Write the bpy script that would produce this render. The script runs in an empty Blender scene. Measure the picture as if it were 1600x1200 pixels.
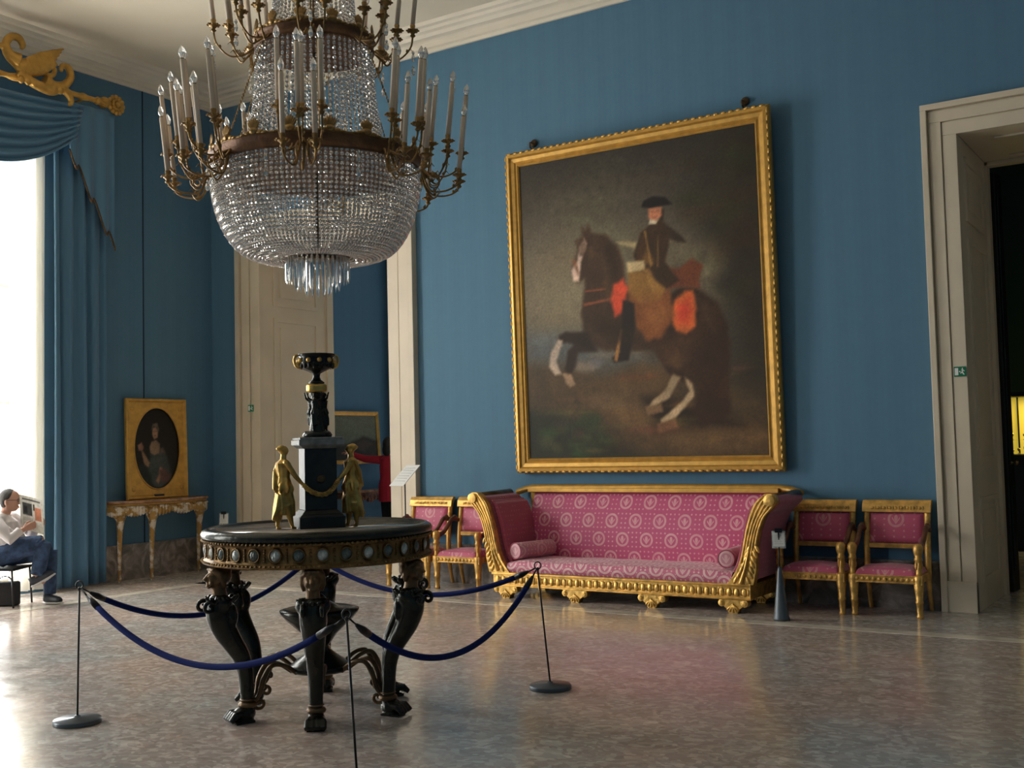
import bpy, math, random
import numpy as np
from mathutils import Vector, Matrix
random.seed(7)
PI=math.pi
COL=bpy.context.scene.collection
V=Vector
# ------------------------------------------------------------------ materials
def nt(name):
    m=bpy.data.materials.new(name); m.use_nodes=True
    t=m.node_tree; b=t.nodes['Principled BSDF']
    return m,t,b
def N(t,typ,**k):
    n=t.nodes.new(typ)
    for a,v in k.items():
        if a in ('inputs',):
            for i,x in v.items(): n.inputs[i].default_value=x
        else: setattr(n,a,v)
    return n
def plain(name,col,rough=.5,metal=0.,bump=0.,bscale=60.,var=.0,vscale=8.,spec=None,coat=0,sheen=0):
    m,t,b=nt(name)
    b.inputs['Base Color'].default_value=(*col,1); b.inputs['Roughness'].default_value=rough; b.inputs['Metallic'].default_value=metal
    if spec is not None: b.inputs['Specular IOR Level'].default_value=spec
    if coat: b.inputs['Coat Weight'].default_value=coat
    if sheen: b.inputs['Sheen Weight'].default_value=sheen
    tc=N(t,'ShaderNodeTexCoord')
    if bump:
        n=N(t,'ShaderNodeTexNoise',inputs={'Scale':bscale,'Detail':4.}); t.links.new(tc.outputs['Object'],n.inputs['Vector'])
        u=N(t,'ShaderNodeBump',inputs={'Strength':bump,'Distance':.01}); t.links.new(n.outputs[0],u.inputs['Height']); t.links.new(u.outputs[0],b.inputs['Normal'])
    if var:
        n=N(t,'ShaderNodeTexNoise',inputs={'Scale':vscale,'Detail':5.}); t.links.new(tc.outputs['Object'],n.inputs['Vector'])
        r=N(t,'ShaderNodeValToRGB'); r.color_ramp.elements[0].position=.35; r.color_ramp.elements[1].position=.65
        r.color_ramp.elements[0].color=(*[c*(1-var) for c in col],1); r.color_ramp.elements[1].color=(*[min(1,c*(1+var)) for c in col],1)
        t.links.new(n.outputs[0],r.inputs[0]); t.links.new(r.outputs[0],b.inputs['Base Color'])
    return m
def gold(name,col,rough=.38,metal=.75,bump=.35,bs=45.,var=.3):
    m=plain(name,col,rough,metal,bump=bump,bscale=bs,var=var,vscale=14.)
    return m
M={}
M['gold']=gold('gilt_wood',(.78,.47,.13))
M['gold_frame']=gold('gilt_frame',(.60,.34,.075),.42,.5,.15,60.,.12)
M['gold_chair']=gold('gilt_chair',(.66,.38,.10),.42,.55)
M['brass']=gold('gilt_brass',(.30,.185,.07),.33,.85,.3,80.)
M['brass_band']=gold('brown_gilt_band',(.17,.075,.03),.45,.35,.4,60.)
M['figure_gold']=gold('gilt_bronze',(.60,.38,.11),.3,.85,.15,70.)
M['apron_gold']=gold('dull_gilt_bronze',(.20,.12,.045),.42,.75,.35,90.)
M['bronze']=plain('dark_bronze',(.022,.024,.02),.26,.55,bump=.2,bscale=30.,var=.4)
M['brown_bronze']=plain('brown_bronze',(.13,.08,.04),.35,.7,bump=.2,bscale=40.,var=.4)
M['cream']=plain('cream_paint',(.68,.59,.45),.45,var=.05,vscale=2.)
M['cornice']=plain('cornice_plaster',(.82,.75,.62),.7,var=.04,vscale=2.)
M['ceiling']=plain('ceiling_plaster',(.82,.74,.59),.9,var=.05,vscale=.8)
M['candle']=plain('candle_sleeve',(.82,.66,.50),.5)
M['white']=plain('white_card',(.8,.8,.78),.5)
M['black']=plain('black_metal',(.012,.012,.013),.35,.3)
M['pole']=plain('dark_steel',(.04,.04,.045),.3,.8)
M['base']=plain('grey_enamel',(.09,.11,.13),.35,.3)
M['rope']=plain('navy_rope',(.008,.020,.13),.9,bump=.8,bscale=220.,spec=.15)
M['ropecap']=plain('rope_ferrule',(.03,.03,.035),.35,.8)
M['darkstone']=plain('dark_green_marble',(.012,.013,.012),.45,bump=.0,var=.6,vscale=12.)
M['greymarble']=plain('grey_marble',(.22,.22,.21),.18,var=.3,vscale=16.)
M['tablestone']=plain('petrified_wood_top',(.30,.25,.21),.10,var=.4,vscale=5.,coat=.3)
M['cameo']=plain('pale_cameo_glass',(.40,.43,.42),.2,var=.5,vscale=30.); M['cameo_dark']=plain('dark_cameo_glass',(.09,.115,.11),.2,var=.6,vscale=30.)
M['consolemarble']=plain('brown_marble_top',(.36,.20,.11),.2,var=.35,vscale=12.)
M['whitegilt']=plain('ivory_and_gilt_carving',(.55,.46,.33),.4,.15,bump=.8,bscale=40.,var=.35,vscale=13.)
_r=[n for n in M['whitegilt'].node_tree.nodes if n.type=='VALTORGB'][0].color_ramp; _r.elements[0].color=(.42,.24,.06,1); _r.elements[1].color=(.70,.62,.50,1); _r.elements[0].position=.47; _r.elements[1].position=.56
M['armwood']=plain('bronzed_arm_wood',(.17,.07,.035),.3,.35,bump=.2,bscale=40.,var=.3)
M['jeans']=plain('blue_denim',(.035,.07,.15),.85,bump=.6,bscale=25.,var=.45,vscale=14.)
M['shirt']=plain('pale_cotton_shirt',(.66,.62,.62),.85,bump=.5,bscale=12.)
M['skin']=plain('skin',(.50,.27,.19),.5)
M['hair']=plain('dark_hair',(.03,.022,.018),.6,bump=.8,bscale=140.)
M['greyhair']=plain('short_greying_hair',(.05,.045,.04),.7,bump=.8,bscale=140.)
M['shoe']=plain('dark_shoe',(.03,.035,.05),.5); M['sole']=plain('white_rubber_sole',(.6,.6,.6),.5)
M['redcoat']=plain('crimson_top',(.42,.012,.03),.8,bump=.3,bscale=15.)
M['darkfab']=plain('black_fabric',(.01,.01,.012),.8)
M['green']=plain('exit_green',(.0,.17,.07),.4)
M['drapedark']=plain('dark_blue_drape',(.012,.03,.06),.9)
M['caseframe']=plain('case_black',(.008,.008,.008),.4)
def glassmat(name,tint=(1.,.985,.96),mixg=.45,rough=.05,milk=.13):
    m=bpy.data.materials.new(name);m.use_nodes=True;t=m.node_tree
    for n in list(t.nodes): t.nodes.remove(n)
    o=N(t,'ShaderNodeOutputMaterial'); g=N(t,'ShaderNodeBsdfGlossy',inputs={'Color':(*tint,1),'Roughness':rough})
    tr=N(t,'ShaderNodeBsdfTransparent',inputs={'Color':(.92,.915,.90,1)})
    rf=N(t,'ShaderNodeBsdfRefraction',inputs={'Color':(.98,.97,.95,1),'Roughness':.03,'IOR':1.5})
    m1=N(t,'ShaderNodeMixShader',inputs={0:.5}); t.links.new(tr.outputs[0],m1.inputs[1]); t.links.new(rf.outputs[0],m1.inputs[2])
    lw=N(t,'ShaderNodeLayerWeight',inputs={'Blend':.35}); mt=N(t,'ShaderNodeMath',operation='MULTIPLY_ADD'); mt.use_clamp=True
    mt.inputs[1].default_value=.7; mt.inputs[2].default_value=mixg
    t.links.new(lw.outputs['Fresnel'],mt.inputs[0])
    m2=N(t,'ShaderNodeMixShader'); t.links.new(mt.outputs[0],m2.inputs[0]); t.links.new(m1.outputs[0],m2.inputs[1]); t.links.new(g.outputs[0],m2.inputs[2])
    df=N(t,'ShaderNodeBsdfDiffuse',inputs={'Color':(.95,.94,.91,1)}); tl=N(t,'ShaderNodeBsdfTranslucent',inputs={'Color':(.95,.94,.91,1)}); m3=N(t,'ShaderNodeMixShader',inputs={0:.5}); t.links.new(df.outputs[0],m3.inputs[1]); t.links.new(tl.outputs[0],m3.inputs[2])
    m4=N(t,'ShaderNodeMixShader',inputs={0:milk}); t.links.new(m2.outputs[0],m4.inputs[1]); t.links.new(m3.outputs[0],m4.inputs[2]); t.links.new(m4.outputs[0],o.inputs[0]); return m
M['crystal']=glassmat('cut_crystal'); M['prism']=glassmat('cut_prism_glass',mixg=.5,rough=.08,milk=.14); M['bulb']=glassmat('clear_bulb_glass',mixg=.3,milk=.12)
def attrmat(name,rough=.55,spec=.3,coat=0.):
    m,t,b=nt(name); a=N(t,'ShaderNodeAttribute',attribute_name='Col'); b.inputs['Roughness'].default_value=rough
    b.inputs['Specular IOR Level'].default_value=spec
    tc=N(t,'ShaderNodeTexCoord'); n=N(t,'ShaderNodeTexNoise',inputs={'Scale':40.,'Detail':6.}); t.links.new(tc.outputs['Object'],n.inputs['Vector'])
    mx=N(t,'ShaderNodeMix',data_type='RGBA',blend_type='OVERLAY'); mx.inputs[0].default_value=.35
    t.links.new(a.outputs[0],mx.inputs[6]); t.links.new(n.outputs[0],mx.inputs[7]); t.links.new(mx.outputs[2],b.inputs['Base Color']); return m
M['paint']=attrmat('oil_paint'); M['print']=attrmat('newsprint',.8,.1)
# ---- wall silk
def wallmat():
    m,t,b=nt('blue_striped_silk'); g=N(t,'ShaderNodeNewGeometry'); s=N(t,'ShaderNodeSeparateXYZ'); t.links.new(g.outputs['Position'],s.inputs[0])
    ad=N(t,'ShaderNodeMath',operation='ADD'); t.links.new(s.outputs[0],ad.inputs[0]); t.links.new(s.outputs[1],ad.inputs[1])
    def wave(freq,ph):
        a=N(t,'ShaderNodeMath',operation='MULTIPLY_ADD'); a.inputs[1].default_value=freq*2*PI; a.inputs[2].default_value=ph
        c=N(t,'ShaderNodeMath',operation='SINE'); t.links.new(ad.outputs[0],a.inputs[0]); t.links.new(a.outputs[0],c.inputs[0]); return c
    w1=wave(4.2,0); w2=wave(16.8,1.)
    w3=N(t,'ShaderNodeMath',operation='MULTIPLY_ADD'); w3.inputs[1].default_value=.5; t.links.new(w2.outputs[0],w3.inputs[0]); t.links.new(w1.outputs[0],w3.inputs[2])
    r=N(t,'ShaderNodeMapRange',inputs={1:-1.5,2:1.5,3:.44,4:.56}); t.links.new(w3.outputs[0],r.inputs[0])
    no=N(t,'ShaderNodeTexNoise',inputs={'Scale':9.,'Detail':8.,'Roughness':.7}); t.links.new(g.outputs['Position'],no.inputs['Vector'])
    a2=N(t,'ShaderNodeMath',operation='MULTIPLY_ADD'); a2.inputs[1].default_value=.25; t.links.new(no.outputs[0],a2.inputs[0]); t.links.new(r.outputs[0],a2.inputs[2])
    cr=N(t,'ShaderNodeValToRGB'); cr.color_ramp.elements[0].position=.45; cr.color_ramp.elements[1].position=.8
    cr.color_ramp.elements[0].color=(.067,.168,.268,1); cr.color_ramp.elements[1].color=(.096,.223,.334,1)
    t.links.new(a2.outputs[0],cr.inputs[0]); t.links.new(cr.outputs[0],b.inputs['Base Color'])
    rr=N(t,'ShaderNodeMapRange',inputs={1:-1.5,2:1.5,3:.72,4:.82}); t.links.new(w3.outputs[0],rr.inputs[0]); t.links.new(rr.outputs[0],b.inputs['Roughness'])
    b.inputs['Sheen Weight'].default_value=.1; return m
M['wall']=wallmat()
def drape(name,col):
    m,t,b=nt(name); b.inputs['Base Color'].default_value=(*col,1); b.inputs['Roughness'].default_value=.65; b.inputs['Sheen Weight'].default_value=.25
    return m
M['drape']=drape('blue_silk_drape',(.080,.20,.32))
# sheer
def sheermat():
    m=bpy.data.materials.new('white_sheer_voile');m.use_nodes=True;t=m.node_tree
    for n in list(t.nodes): t.nodes.remove(n)
    o=N(t,'ShaderNodeOutputMaterial'); d=N(t,'ShaderNodeBsdfDiffuse',inputs={'Color':(.86,.84,.78,1)}); tl=N(t,'ShaderNodeBsdfTranslucent',inputs={'Color':(.86,.84,.78,1)})
    tp=N(t,'ShaderNodeBsdfTransparent',inputs={'Color':(1,1,1,1)})
    a=N(t,'ShaderNodeMixShader',inputs={0:.6}); t.links.new(d.outputs[0],a.inputs[1]); t.links.new(tl.outputs[0],a.inputs[2])
    b=N(t,'ShaderNodeMixShader',inputs={0:.18}); t.links.new(a.outputs[0],b.inputs[1]); t.links.new(tp.outputs[0],b.inputs[2])
    t.links.new(b.outputs[0],o.inputs[0]); return m
M['sheer']=sheermat()
def panemat():
    m=bpy.data.materials.new('window_glass');m.use_nodes=True;t=m.node_tree
    for n in list(t.nodes): t.nodes.remove(n)
    o=N(t,'ShaderNodeOutputMaterial'); g=N(t,'ShaderNodeBsdfGlossy',inputs={'Roughness':.02}); tp=N(t,'ShaderNodeBsdfTransparent',inputs={'Color':(.97,.98,.98,1)})
    b=N(t,'ShaderNodeMixShader',inputs={0:.05}); t.links.new(tp.outputs[0],b.inputs[1]); t.links.new(g.outputs[0],b.inputs[2]); t.links.new(b.outputs[0],o.inputs[0]); return m
M['pane']=panemat()
# floor
def floormat():
    m,t,b=nt('polished_breccia'); g=N(t,'ShaderNodeNewGeometry')
    mp=N(t,'ShaderNodeMapping'); mp.inputs['Rotation'].default_value=(0,0,.45); mp.inputs['Scale'].default_value=(1.,1.25,1.); t.links.new(g.outputs['Position'],mp.inputs['Vector'])
    nz=N(t,'ShaderNodeTexNoise',inputs={'Scale':3.5,'Detail':5.}); t.links.new(mp.outputs[0],nz.inputs['Vector'])
    mxv=N(t,'ShaderNodeMix',data_type='VECTOR'); mxv.inputs[0].default_value=.16; t.links.new(mp.outputs[0],mxv.inputs[4]); t.links.new(nz.outputs[1],mxv.inputs[5])
    v1=N(t,'ShaderNodeTexVoronoi',inputs={'Scale':11.,'Randomness':1.}); v2=N(t,'ShaderNodeTexVoronoi',inputs={'Scale':34.})
    t.links.new(mxv.outputs[1],v1.inputs['Vector']); t.links.new(mxv.outputs[1],v2.inputs['Vector'])
    s1=N(t,'ShaderNodeSeparateColor'); t.links.new(v1.outputs['Color'],s1.inputs[0]); s2=N(t,'ShaderNodeSeparateColor'); t.links.new(v2.outputs['Color'],s2.inputs[0])
    r1=N(t,'ShaderNodeValToRGB'); e=r1.color_ramp.elements; e[0].position=0; e[0].color=(.38,.335,.30,1); e[1].position=1; e[1].color=(.74,.70,.65,1)
    for p,c in [(.3,(.49,.445,.405,1)),(.6,(.52,.465,.42,1)),(.82,(.48,.395,.35,1)),(.93,(.58,.53,.49,1))]:
        q=e.new(p); q.color=c
    t.links.new(s1.outputs[0],r1.inputs[0])
    r2=N(t,'ShaderNodeValToRGB'); e=r2.color_ramp.elements; e[0].position=.15; e[0].color=(.32,.30,.275,1); e[1].position=.95; e[1].color=(.80,.76,.71,1)
    q=e.new(.6); q.color=(.50,.45,.41,1)
    t.links.new(s2.outputs[1],r2.inputs[0])
    mx=N(t,'ShaderNodeMix',data_type='RGBA'); mx.inputs[0].default_value=.45; t.links.new(r1.outputs[0],mx.inputs[6]); t.links.new(r2.outputs[0],mx.inputs[7])
    n2=N(t,'ShaderNodeTexNoise',inputs={'Scale':.7,'Detail':3.}); t.links.new(g.outputs['Position'],n2.inputs['Vector'])
    r3=N(t,'ShaderNodeValToRGB'); r3.color_ramp.elements[0].position=.4; r3.color_ramp.elements[0].color=(.92,.97,1.0,1); r3.color_ramp.elements[1].position=.6; r3.color_ramp.elements[1].color=(1.06,.95,.92,1); t.links.new(n2.outputs[0],r3.inputs[0])
    m2=N(t,'ShaderNodeMix',data_type='RGBA',blend_type='MULTIPLY'); m2.inputs[0].default_value=1.; t.links.new(mx.outputs[2],m2.inputs[6]); t.links.new(r3.outputs[0],m2.inputs[7])
    # light border strip along the wall
    t.links.new(m2.outputs[2],b.inputs['Base Color'])
    n3=N(t,'ShaderNodeTexNoise',inputs={'Scale':5.,'Detail':4.}); t.links.new(g.outputs['Position'],n3.inputs['Vector'])
    rr=N(t,'ShaderNodeMapRange',inputs={1:.3,2:.7,3:.13,4:.24}); t.links.new(n3.outputs[0],rr.inputs[0]); t.links.new(rr.outputs[0],b.inputs['Roughness'])
    bp=N(t,'ShaderNodeBump',inputs={'Strength':.06,'Distance':.02}); n4=N(t,'ShaderNodeTexNoise',inputs={'Scale':2.5,'Detail':2.}); t.links.new(g.outputs['Position'],n4.inputs['Vector']); t.links.new(n4.outputs[0],bp.inputs['Height']); t.links.new(bp.outputs[0],b.inputs['Normal'])
    return m
M['floor']=floormat()
M['strip']=plain('pale_marble_strip',(.74,.67,.57),.16,var=.2,vscale=6.)
def marblebase():
    m,t,b=nt('brown_grey_marble'); g=N(t,'ShaderNodeNewGeometry'); v=N(t,'ShaderNodeTexNoise',inputs={'Scale':5.,'Detail':8.,'Distortion':1.5}); t.links.new(g.outputs['Position'],v.inputs['Vector'])
    r=N(t,'ShaderNodeValToRGB'); e=r.color_ramp.elements; e[0].position=.3; e[0].color=(.09,.075,.065,1); e[1].position=.72; e[1].color=(.42,.37,.33,1); q=e.new(.5); q.color=(.19,.16,.14,1)
    t.links.new(v.outputs[0],r.inputs[0]); t.links.new(r.outputs[0],b.inputs['Base Color']); b.inputs['Roughness'].default_value=.3; return m
M['marblebase']=marblebase()
# damask with medallions (uses UV in metres)
def damask(name,base=(.58,.075,.20),light=(.82,.44,.48),sx=.262,sy=.36,medal=True,off=(0,0)):
    m,t,b=nt(name); uv=N(t,'ShaderNodeUVMap',uv_map='UVMap'); s=N(t,'ShaderNodeSeparateXYZ'); t.links.new(uv.outputs[0],s.inputs[0])
    def mth(op,a,bb=None,c=None,clamp=False):
        n=N(t,'ShaderNodeMath',operation=op); n.use_clamp=clamp
        for i,x in enumerate((a,bb,c)):
            if x is None: continue
            if isinstance(x,(int,float)): n.inputs[i].default_value=x
            else: t.links.new(x,n.inputs[i])
        return n.outputs[0]
    def lattice(ox,oy,px,py):
        u=mth('MULTIPLY_ADD',s.outputs[0],1/px,ox); w=mth('MULTIPLY_ADD',s.outputs[1],1/py,oy)
        fu=mth('MULTIPLY',mth('SUBTRACT',mth('FRACT',u),.5),px); fw=mth('MULTIPLY',mth('SUBTRACT',mth('FRACT',w),.5),py)
        return fu,fw,mth('SQRT',mth('ADD',mth('MULTIPLY',fu,fu),mth('MULTIPLY',fw,fw)))
    def band(d,lo,hi): # 1 inside
        return mth('MULTIPLY',mth('GREATER_THAN',d,lo),mth('LESS_THAN',d,hi))
    a1=lattice(off[0],off[1],sx,sy); a2=lattice(off[0]+.5,off[1]+.5,sx,sy)
    def motif(a):
        fu,fw,d=a
        ring=band(d,.050,.070)
        au=mth('ABSOLUTE',fu)
        # tulip-like flower inside: two lobes and a stem
        d2=mth('SQRT',mth('ADD',mth('MULTIPLY',mth('POWER',fu,2.),3.2),mth('POWER',mth('SUBTRACT',fw,.010),2.)))
        lob=mth('LESS_THAN',d2,.026)
        st=mth('MULTIPLY',mth('LESS_THAN',au,.004),mth('MULTIPLY',mth('LESS_THAN',fw,.0),mth('GREATER_THAN',fw,-.04)))
        vv=mth('SUBTRACT',mth('ADD',fw,.034),mth('MULTIPLY',au,1.35))
        base_=mth('MULTIPLY',mth('LESS_THAN',mth('ABSOLUTE',vv),.0085),mth('LESS_THAN',au,.034))
        return mth('MAXIMUM',ring,mth('MAXIMUM',lob,mth('MAXIMUM',st,base_))),mth('LESS_THAN',d,.078)
    p1,m1=motif(a1); p2,m2=motif(a2)
    med=mth('MAXIMUM',p1,p2); mask=mth('MAXIMUM',m1,m2)
    d1=lattice(off[0]*sx/.044,off[1]*sy/.045,sx/6,sy/8)[2]
    dots=mth('MULTIPLY',mth('LESS_THAN',d1,.0085),mth('SUBTRACT',1.,mask))
    fac=mth('MAXIMUM',med if medal else 0.,dots)
    nz=N(t,'ShaderNodeTexNoise',inputs={'Scale':14.,'Detail':5.}); tc=N(t,'ShaderNodeTexCoord'); t.links.new(tc.outputs['Object'],nz.inputs['Vector'])
    fac=mth('MULTIPLY',fac,mth('MULTIPLY_ADD',nz.outputs[0],.9,.35),clamp=True)
    mx=N(t,'ShaderNodeMix',data_type='RGBA'); mx.inputs[6].default_value=(*base,1); mx.inputs[7].default_value=(*light,1); t.links.new(fac,mx.inputs[0])
    t.links.new(mx.outputs[2],b.inputs['Base Color']); b.inputs['Roughness'].default_value=.5; b.inputs['Sheen Weight'].default_value=.35
    bp=N(t,'ShaderNodeBump',inputs={'Strength':.25,'Distance':.01}); t.links.new(nz.outputs[0],bp.inputs['Height']); t.links.new(bp.outputs[0],b.inputs['Normal'])
    return m
M['damask']=damask('rose_damask',off=(.28,-.02))
M['damask_seat']=damask('rose_damask_pale_seat',base=(.60,.14,.24),light=(.88,.62,.60),sx=.262,sy=.2,off=(.3,.25))  # seat cushion gets a paler ground and motif than the backrest
M['damask_plain']=damask('rose_damask_dotted',base=(.42,.06,.12),light=(.54,.18,.20),medal=False)
M['damask_chair']=damask('rose_damask_chair',base=(.56,.09,.18),light=(.70,.32,.34),sx=.5,sy=.4,off=(.5,.55))
M['damask_bolster']=damask('rose_damask_bolster',base=(.60,.24,.30),light=(.80,.50,.52),sx=.3,sy=.3,off=(.5,.5))
def emis(name,col,st):
    m,t,b=nt(name); b.inputs['Base Color'].default_value=(*col,1); b.inputs['Emission Color'].default_value=(*col,1); b.inputs['Emission Strength'].default_value=st; return m
M['caselight']=emis('lit_yellow_case_back',(.75,.55,.06),.28)
# ------------------------------------------------------------------ mesh builder
class MB:
    def __init__(s): s.v=[];s.f=[];s.m=[];s.mats=[];s.sm=[]
    def _mi(s,mat):
        if mat is None: return 0
        if mat not in s.mats: s.mats.append(mat)
        return s.mats.index(mat)
    def add(s,vs,fs,mat=None,smooth=True,T=None):
        o=len(s.v)
        if T is not None: vs=[tuple(T@V(p)) for p in vs]
        s.v+= [tuple(p) for p in vs]; k=s._mi(mat)
        for f in fs: s.f.append(tuple(i+o for i in f)); s.m.append(k); s.sm.append(smooth)
        return s
    def box(s,a,b,mat=None,T=None):
        x0,y0,z0=a;x1,y1,z1=b
        if x0>x1:x0,x1=x1,x0
        if y0>y1:y0,y1=y1,y0
        if z0>z1:z0,z1=z1,z0
        return s.add([(x0,y0,z0),(x1,y0,z0),(x1,y1,z0),(x0,y1,z0),(x0,y0,z1),(x1,y0,z1),(x1,y1,z1),(x0,y1,z1)],
          [(3,2,1,0),(4,5,6,7),(0,1,5,4),(1,2,6,5),(2,3,7,6),(3,0,4,7)],mat,False,T)
    def lathe(s,prof,seg=32,c=(0,0,0),mat=None,T=None,smooth=True,a0=0,a1=2*PI,sy=1.):
        full=abs(a1-a0-2*PI)<1e-6; n=seg if full else seg+1; vs=[];fs=[]
        for r,z in prof:
            for i in range(n):
                a=a0+(a1-a0)*i/seg; vs.append((c[0]+r*math.cos(a),c[1]+sy*r*math.sin(a),c[2]+z))
        for j in range(len(prof)-1):
            for i in range(seg):
                i2=(i+1)%n if full else i+1
                fs.append((j*n+i,j*n+i2,(j+1)*n+i2,(j+1)*n+i))
        if full and prof[0][0]>1e-5: fs.append(tuple(reversed(range(n))))
        if full and prof[-1][0]>1e-5: fs.append(tuple((len(prof)-1)*n+i for i in range(n)))
        return s.add(vs,fs,mat,smooth,T)
    def tube(s,pts,r,seg=8,mat=None,T=None,closed=False,flat=1.,up=None):
        pts=[V(p) for p in pts]; n=len(pts); rs=r if isinstance(r,(list,tuple)) else [r]*n
        vs=[];fs=[]; prev=None
        for i,p in enumerate(pts):
            a=pts[(i-1)%n] if (i>0 or closed) else p; b=pts[(i+1)%n] if (i<n-1 or closed) else p
            d=(b-a).normalized() if (b-a).length>1e-9 else V((0,0,1))
            if prev is None:
                u=V(up) if up else (V((0,0,1)) if abs(d.z)<.9 else V((1,0,0)))
            else: u=prev
            u=(u-d*u.dot(d)); u=u.normalized() if u.length>1e-6 else d.orthogonal().normalized()
            w=d.cross(u); prev=u
            for k in range(seg):
                t=2*PI*k/seg; vs.append(p+u*(math.cos(t)*rs[i])+w*(math.sin(t)*rs[i]*flat))
        for i in range(n if closed else n-1):
            for k in range(seg):
                k2=(k+1)%seg; i2=(i+1)%n; fs.append((i*seg+k,i*seg+k2,i2*seg+k2,i2*seg+k))
        if not closed: fs.append(tuple(reversed(range(seg)))); fs.append(tuple((n-1)*seg+k for k in range(seg)))
        return s.add(vs,fs,mat,True,T)
    def ball(s,c,r,seg=12,rings=8,mat=None,T=None,smooth=True,rot=None):
        if isinstance(r,(int,float)): r=(r,r,r)
        vs=[];fs=[];R=rot
        def P(x,y,z):
            q=V((x*r[0],y*r[1],z*r[2]))
            if R is not None: q=R@q
            return (c[0]+q.x,c[1]+q.y,c[2]+q.z)
        vs.append(P(0,0,1))
        for j in range(1,rings):
            a=PI*j/rings
            for i in range(seg):
                b=2*PI*i/seg; vs.append(P(math.sin(a)*math.cos(b),math.sin(a)*math.sin(b),math.cos(a)))
        vs.append(P(0,0,-1)); L=len(vs)-1
        for i in range(seg): fs.append((0,1+i,1+(i+1)%seg))
        for j in range(rings-2):
            for i in range(seg):
                a=1+j*seg;fs.append((a+i,a+seg+i,a+seg+(i+1)%seg,a+(i+1)%seg))
        a=1+(rings-2)*seg
        for i in range(seg): fs.append((a+i,L,a+(i+1)%seg))
        return s.add(vs,fs,mat,smooth,T)
    def prism(s,out,axis,t0,t1,mat=None,T=None,smooth=False):
        # outline of 2D pts extruded along axis ('x','y','z') from t0 to t1
        def P(p,t):
            return (t,p[0],p[1]) if axis=='x' else ((p[0],t,p[1]) if axis=='y' else (p[0],p[1],t))
        n=len(out); vs=[P(p,t0) for p in out]+[P(p,t1) for p in out]
        fs=[tuple(range(n)),tuple(reversed(range(n,2*n)))]+[(i,i+n,(i+1)%n+n,(i+1)%n) for i in range(n)]
        s.add(vs,fs,mat,smooth,T); return s
    def grid(s,fn,nu,nv,mat=None,T=None,smooth=True,thick=0):
        vs=[fn(i/nu,j/nv) for j in range(nv+1) for i in range(nu+1)]
        fs=[(j*(nu+1)+i,j*(nu+1)+i+1,(j+1)*(nu+1)+i+1,(j+1)*(nu+1)+i) for j in range(nv) for i in range(nu)]
        return s.add(vs,fs,mat,smooth,T)
    def build(s,name,mat=None,parent=None,loc=None,rz=None,bevel=0,solid=0,subsurf=0,remesh=0,smoothit=0,fixn=True):
        me=bpy.data.meshes.new(name); me.from_pydata(s.v,[],s.f)
        if fixn:
            import bmesh
            bm=bmesh.new(); bm.from_mesh(me); bmesh.ops.recalc_face_normals(bm,faces=bm.faces); bm.to_mesh(me); bm.free()
        mats=s.mats if s.mats else [mat]
        for x in mats: me.materials.append(x if x is not None else mat)
        me.polygons.foreach_set('material_index',s.m); me.polygons.foreach_set('use_smooth',s.sm)
        uv=me.uv_layers.new(name='UVMap'); nv=len(me.vertices); co=np.empty(nv*3); me.vertices.foreach_get('co',co); co=co.reshape(-1,3)
        li=np.empty(len(me.loops),dtype=np.int32); me.loops.foreach_get('vertex_index',li); nrm=np.empty(len(me.polygons)*3); me.polygons.foreach_get('normal',nrm); nrm=np.abs(nrm.reshape(-1,3))
        tot=np.empty(len(me.polygons),dtype=np.int32); me.polygons.foreach_get('loop_total',tot); pn=np.repeat(nrm,tot,axis=0); c=co[li]
        U=np.where((pn[:,0]>pn[:,1])&(pn[:,0]>=pn[:,2]),c[:,1],c[:,0]); W=np.where((pn[:,2]>pn[:,1])&(pn[:,2]>pn[:,0]),c[:,1],c[:,2])
        uv.data.foreach_set('uv',np.stack([U,W],1).ravel())
        me.update()
        o=bpy.data.objects.new(name,me); COL.objects.link(o)
        if parent is not None: o.parent=parent
        if loc is not None: o.location=loc
        if rz is not None: o.rotation_euler[2]=rz
        if remesh:
            md=o.modifiers.new('Remesh','REMESH'); md.mode='VOXEL'; md.voxel_size=remesh; md.use_smooth_shade=True
        if smoothit:
            md=o.modifiers.new('Smooth','SMOOTH'); md.iterations=smoothit; md.factor=.5
        if solid:
            md=o.modifiers.new('Solidify','SOLIDIFY'); md.thickness=solid; md.offset=0
        if bevel:
            md=o.modifiers.new('Bevel','BEVEL'); md.width=bevel; md.segments=2; md.limit_method='ANGLE'; md.angle_limit=.6
        if subsurf:
            md=o.modifiers.new('Subdivision','SUBSURF'); md.levels=subsurf; md.render_levels=subsurf
        return o
def thing(name,label,cat,loc=(0,0,0),rz=0,group=None,kind=None):
    o=bpy.data.objects.new(name,None); COL.objects.link(o); o.location=loc; o.rotation_euler=(0,0,rz); o.empty_display_size=.1
    return tag(o,label,cat,group,kind)
def tag(o,label=None,cat=None,group=None,kind=None):
    if label: o['label']=label
    if cat: o['category']=cat
    if group: o['group']=group
    if kind: o['kind']=kind
    return o
def struct(o,label=None): o['kind']='structure'; return tag(o,label,'room') if label else o
def cpy(o,parent=None,rz=None,loc=None,rot=None):
    c=o.copy(); COL.objects.link(c)
    if parent is not None: c.parent=parent
    if rz is not None: c.rotation_euler[2]=rz
    if rot is not None: c.rotation_euler=rot
    if loc is not None: c.location=loc
    return c
def tree(o,parent=None):
    ch=list(o.children); c=o.copy(); COL.objects.link(c); c.parent=parent
    for k in ch: tree(k,c)
    return c
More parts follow.
